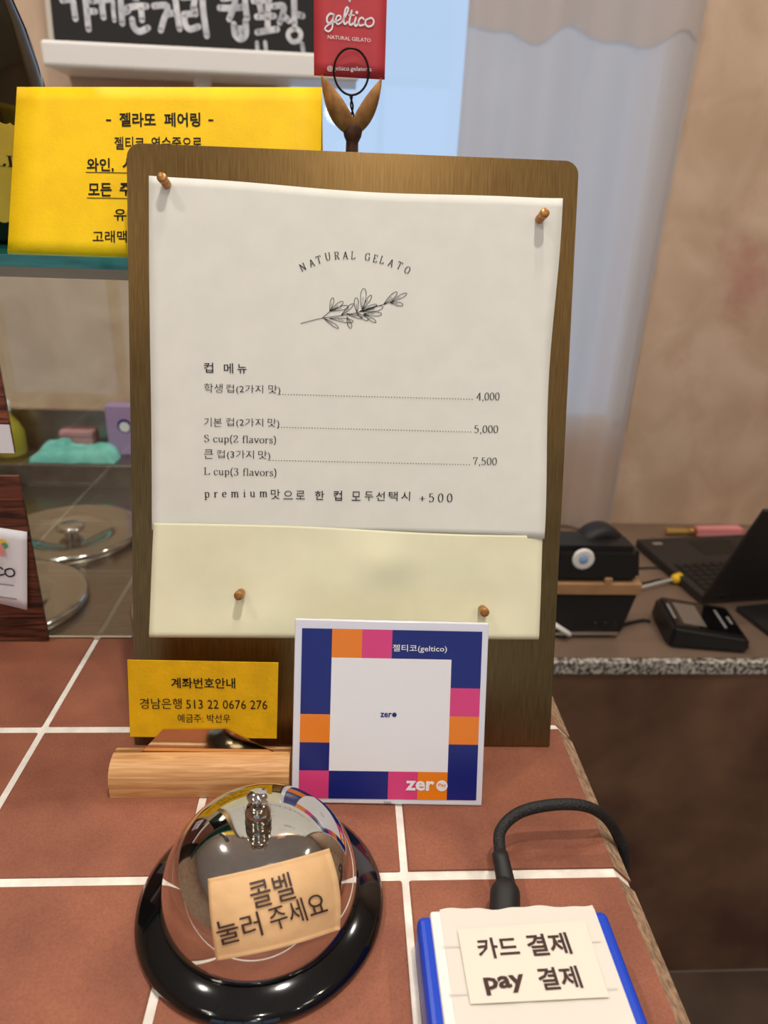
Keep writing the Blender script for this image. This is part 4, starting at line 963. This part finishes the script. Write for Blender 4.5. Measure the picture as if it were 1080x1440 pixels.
def qt(body, a, b, h, mm, bold=0): return lettering(body, qp, QF, a, b, h, mm, w=.0005, bold=bold)
qt('젤티코(geltico)', zq(548, 196), zq(832, 200), 11.5, M_WPRINT, .006)
qt('zer', zq(615, 918), zq(765, 922), 14, M_WPRINT, .03)
bm = new_bm(); c = on(QF, zq(806, 894), .0005); kq = (on(QF, (600, 1100))-on(QF, (601, 1100))).length; disc(bm, c.x, c.y, 8.0*kq, .0005, 28); obj('logo_disc', bm, M_WPRINT, qp)
qt('Pay', zq(786, 902), zq(828, 903), 6, M_ORANGE, .01).location.z = .0002
qt('zer', zq(483, 535), zq(543, 536), 6.5, M_NAVY, .02)
bm = new_bm(); c = on(QF, zq(557, 522), .0005); disc(bm, c.x, c.y, 3.2*kq, .0005, 20); obj('logo_disc', bm, M_NAVY, qp)
qt('200', zq(500, 991), zq(540, 991), 4, M_INK, 0)
Lg = .066
leg = box(-.02, .02, 0, .0016, 0, Lg, .0004, 1)
lg = obj('rear_leg', leg, mat('acrylic_leg', (206, 212, 220), .2), qp)
back_top = QF @ Vector((0, .06, -.0024)); floor_pt = Vector((back_top.x, back_top.y+.020, .0004)); dv = (back_top-floor_pt); Lg2 = dv.length
Wm = Matrix((QF.col[0].to_3d(), dv.normalized().cross(QF.col[0].to_3d()).normalized(), dv.normalized())).transposed().to_4x4(); Wm.translation = floor_pt
lg.matrix_world = Wm; lg.scale = (1, 1, Lg2/Lg)
lg.matrix_parent_inverse = Matrix.Identity(4); lg.matrix_local = QF.inverted() @ Wm @ Matrix.Diagonal((1, 1, Lg2/Lg, 1))

# ================================================================== CALL BELL
BC = Vector((-.0632, -.0120, 0)); RD, Z0, Z1, NE, ZE = .0423, .0098, .0455, 3.0, -.012
RE = RD/(1-((Z0-ZE)/(Z1-ZE))**NE)**(1/NE)
bl = thing('call_bell', 'chrome desk call bell on a black base with a tan paper label', 'bell', BC)
obj('base', lathe(new_bm(), [(0, .0004), (.048, .0), (.0515, .0004), (.0527, .002), (.0524, .0034), (.0500, .0054), (.0445, .0074), (.0412, .0088), (.034, .0095), (.0, .0095)], 96), M_BLACKGLOSS, bl)
prof = []
for k_ in range(41):
    t0_ = math.asin(((Z0-ZE)/(Z1-ZE))**(NE/2)); t = t0_+k_/40*(math.pi/2-t0_); prof.append((RE*max(0, math.cos(t))**(2/NE), ZE+(Z1-ZE)*math.sin(t)**(2/NE)))
prof[-1] = (0, Z1)
inner = [(RD-.0012, Z0+.0003), (RD-.0004, Z0-.0004)]
obj('dome', lathe(new_bm(), inner+prof, 128), M_CHROME, bl)
pz = Z1
obj('plunger_bulb', lathe(new_bm(), [(.0044, pz-.0006), (.0050, pz+0.00053), (.0054, pz+0.00125), (.0048, pz+0.00196), (.0054, pz+0.00267), (.0050, pz+0.00339), (.0052, pz+0.00445), (.0052, pz+0.00730), (.0044, pz+0.00997), (.0026, pz+0.01121), (0, pz+0.01140)], 40), mat('nickel', (176, 166, 152), .12, metal=1.0), bl)
obj('plunger_pin', lathe(new_bm(), [(.0017, pz+0.01068), (.0017, pz+0.01469)], 16), M_CHROME, bl)
obj('button', lathe(new_bm(), [(0, pz+0.01425), (.0030, pz+0.01433), (.0042, pz+0.01514), (.0043, pz+0.01585), (.0034, pz+0.01692), (0, pz+0.01728)], 32), M_CHROME, bl)
def dome_hit(px, off=0.0):
    d = ray(px).normalized(); o = CAM-BC
    def f(t):
        p = o+d*t; r = math.hypot(p.x, p.y)/(RE+off); z = (p.z-ZE)/(Z1-ZE+off)
        return r**NE + (max(0, z)**NE) - 1 if z > -.05 else r-1
    t = .12; 
    while f(t) > 0 and t < .45: t += .0015
    a_, b_ = t-.0015, t
    for _ in range(18):
        mid = (a_+b_)/2
        if f(mid) > 0: a_ = mid
        else: b_ = mid
    return o+d*b_
cr = [(292, 1236), (463, 1193), (478, 1307), (304, 1351)]
def lab_px(u, v):
    a_ = Vector(cr[0])*(1-u)+Vector(cr[1])*u; b_ = Vector(cr[3])*(1-u)+Vector(cr[2])*u
    p = a_*(1-v)+b_*v
    p.y += -3.5*math.sin(math.pi*u)*(1-v)*(-.6) + 5*math.sin(math.pi*u)*v; p.x += 7*math.sin(math.pi*v)*u - 2*math.sin(math.pi*v)*(1-u); return p
def lab_fn(u, v):
    p = lab_px(u, v); cre = .0004*abs(noise.noise(Vector((u*5, v*4, 2)))) + (.0010*(u > .985) + .0006*(v > .985 or v < .015))
    return dome_hit((p.x, p.y), .0003+cre)
pl_ = obj('paper_label', grid(new_bm(), lab_fn, 36, 30), M_TAN, bl, solid=-.0001)
def bell_text(body, a, b, h, bold):
    me = text_mesh(body, bold, 1, 3); t = bmesh.new(); t.from_mesh(me); bmesh.ops.triangulate(t, faces=t.faces); bmesh.ops.subdivide_edges(t, edges=[e for e in t.edges if e.calc_length() > .12], cuts=3, use_grid_fill=False); bmesh.ops.triangulate(t, faces=t.faces)
    xs = [v.co.x for v in t.verts]; ysv = [v.co.y for v in t.verts]; x0, x1, y0, y1 = min(xs), max(xs), min(ysv), max(ysv)
    A = Vector(a); B = Vector(b); e = (B-A); n = Vector((e.y, -e.x)).normalized()
    for v in t.verts:
        p = A + e*((v.co.x-x0)/(x1-x0)) + n*h*((v.co.y-y0)/(y1-y0)); v.co = dome_hit((p.x, p.y), .00105)
    bpy.data.meshes.remove(me); obj('lettering', t, mat('brown_ink', (58, 30, 26), .6), pl_)
bell_text('콜벨', (357, 1279), (417, 1263), 39, .004); bell_text('눌러', (309, 1331), (371, 1315), 35, .004); bell_text('주세요', (384, 1310), (463, 1285), 34, .004)

# ================================================================== card reader in front, with cable
RZ = .020
r00 = bz((586, 1285), RZ); r10 = bz((853, 1277), RZ); dx_ = (r10-r00); RW = dx_.length; dx_.normalize(); dy_ = Vector((-dx_.y, dx_.x, 0))
RF = Matrix((dx_, dy_, Vector((0, 0, 1)))).transposed().to_4x4(); RF.translation = Vector(((r00.x+r10.x)/2, (r00.y+r10.y)/2, 0))
RLn = .125
cr_ = thing('card_reader', 'white card reader with blue sides and a taped paper note on the counter', 'card reader', frame=RF)
obj('blue_case', box(-RW/2, RW/2, -RLn, 0, 0, RZ-.0004, .0028, 3), M_BLUE, cr_)
ie = RW/2-.0052
bm = box(-ie, ie, -RLn+.004, .0004, RZ-.006, RZ+.0012, .0012, 2); obj('white_cover', bm, M_WHITE, cr_)
RP = RF.copy(); RP.translation = RF @ Vector((0, 0, RZ+.0012))
def rpt(px): return on(RP, px)
def film_fn(u, v):
    x = -ie+.004+(2*ie-.0048)*u; y = .0004-(RLn-.006)*v + (.0005*math.sin(u*13)+.0003*math.sin(u*31) if v == 0 else 0)
    return Vector((x, y, RZ+.0014+.0005*max(0, noise.noise(Vector((u*6, v*8, 5))))))
obj('clear_film', grid(new_bm(), film_fn, 40, 30), mat('film_white', (226, 220, 211), .3, coat=.2), cr_)
for ya in (1333, 1401):
    a = rpt((640, ya)); b = a.copy(); a.x = -ie+.003; b.x = ie-.003
    bm = new_bm(); ribbon(bm, [a.xy, b.xy], .0003, RZ+.0022, 0); obj('cover_seam', bm, mat('seam_grey', (206, 202, 198), .5), cr_)
nt_ = [rpt(q) for q in ((643, 1310), (822, 1297), (856, 1405), (661, 1415))]
bm = new_bm(); vv = [bm.verts.new((p.x, p.y, RZ+.0024)) for p in (nt_[3], nt_[2], nt_[1], nt_[0])]; f_ = bm.faces.new(vv); nb = obj('paper_note', bm, M_CREAM, cr_)
RT_ = RF.copy(); RT_.translation = RF @ Vector((0, 0, RZ+.0027))
def rt_(body, a, b, h, bold, par):
    o = lettering(body, par, RT_, a, b, h, mat('brown_ink', (58, 30, 26), .6), w=0, bold=bold)
    for v in o.data.vertices: v.co.z = RZ+.0027
    return o
rt_('카드', (675, 1349), (733, 1345), 29, .02, nb); rt_('결제', (746, 1345), (806, 1341), 30, .02, nb)
rt_('pay', (685, 1400), (743, 1394), 25, .03, nb); rt_('결제', (762, 1393), (821, 1389), 31, .02, nb)
# charging cable
c0 = RF @ Vector((rpt((716, 1290)).x, .0006, .0098))
cb_ = thing('charging_cable', 'black braided charging cable plugged into the white card reader', 'cable', (c0.x, c0.y, 0))
o0 = Vector((c0.x, c0.y, 0))
g1 = bz((711, 1240), .012); g2 = bz((703, 1200), .015)
obj('plug', tube(new_bm(), [c0-o0, c0+(g1-c0)*.25-o0, c0+(g1-c0)*.75-o0, g1-o0], lambda t: .0064 if t < .7 else .0064-.0026*(t-.7)/.3, 16, 3), M_RUBBER, cb_)
obj('strain_relief', tube(new_bm(), [c0+(g1-c0)*.9-o0, g1-o0, g2-o0], lambda t: .0046-.0010*t, 14, 4), M_RUBBER, cb_)
g3 = bz((704, 1168), .020); g4 = bz((730, 1143), .026); g5 = bz((775, 1132), .030); g6 = bz((820, 1133), .0315); g7 = by((852, 1150), g6.y-.006); g8 = by((870, 1182), g6.y-.016)
g3 = bz((704, 1168), .017); g4 = bz((730, 1143), .020); g5 = bz((775, 1132), .023); g6 = bz((820, 1133), .022); g7 = bz((850, 1148), .013); g8 = bz((869, 1176), -.003)
g9 = bz((877, 1207), -.016); g10 = g9 + Vector((.003, -.004, -.05)); g11 = g10 + Vector((0, 0, -.20))
M_BRAID = mat('braided_black', (26, 26, 27), .6, rgb2=(12, 12, 12), vscale=900, bump=.8, bscale=900)
obj('braided_lead', tube(new_bm(), [p-o0 for p in (g2, g3, g4, g5, g6, g7, g8, g9, g10, g11)], .0027, 14, 8), M_BRAID, cb_)

# every mesh object: flat shading kept where built flat, normals consistent on closed solids
for o in list(COL.objects):
    if o.type == 'MESH': o.data.update()
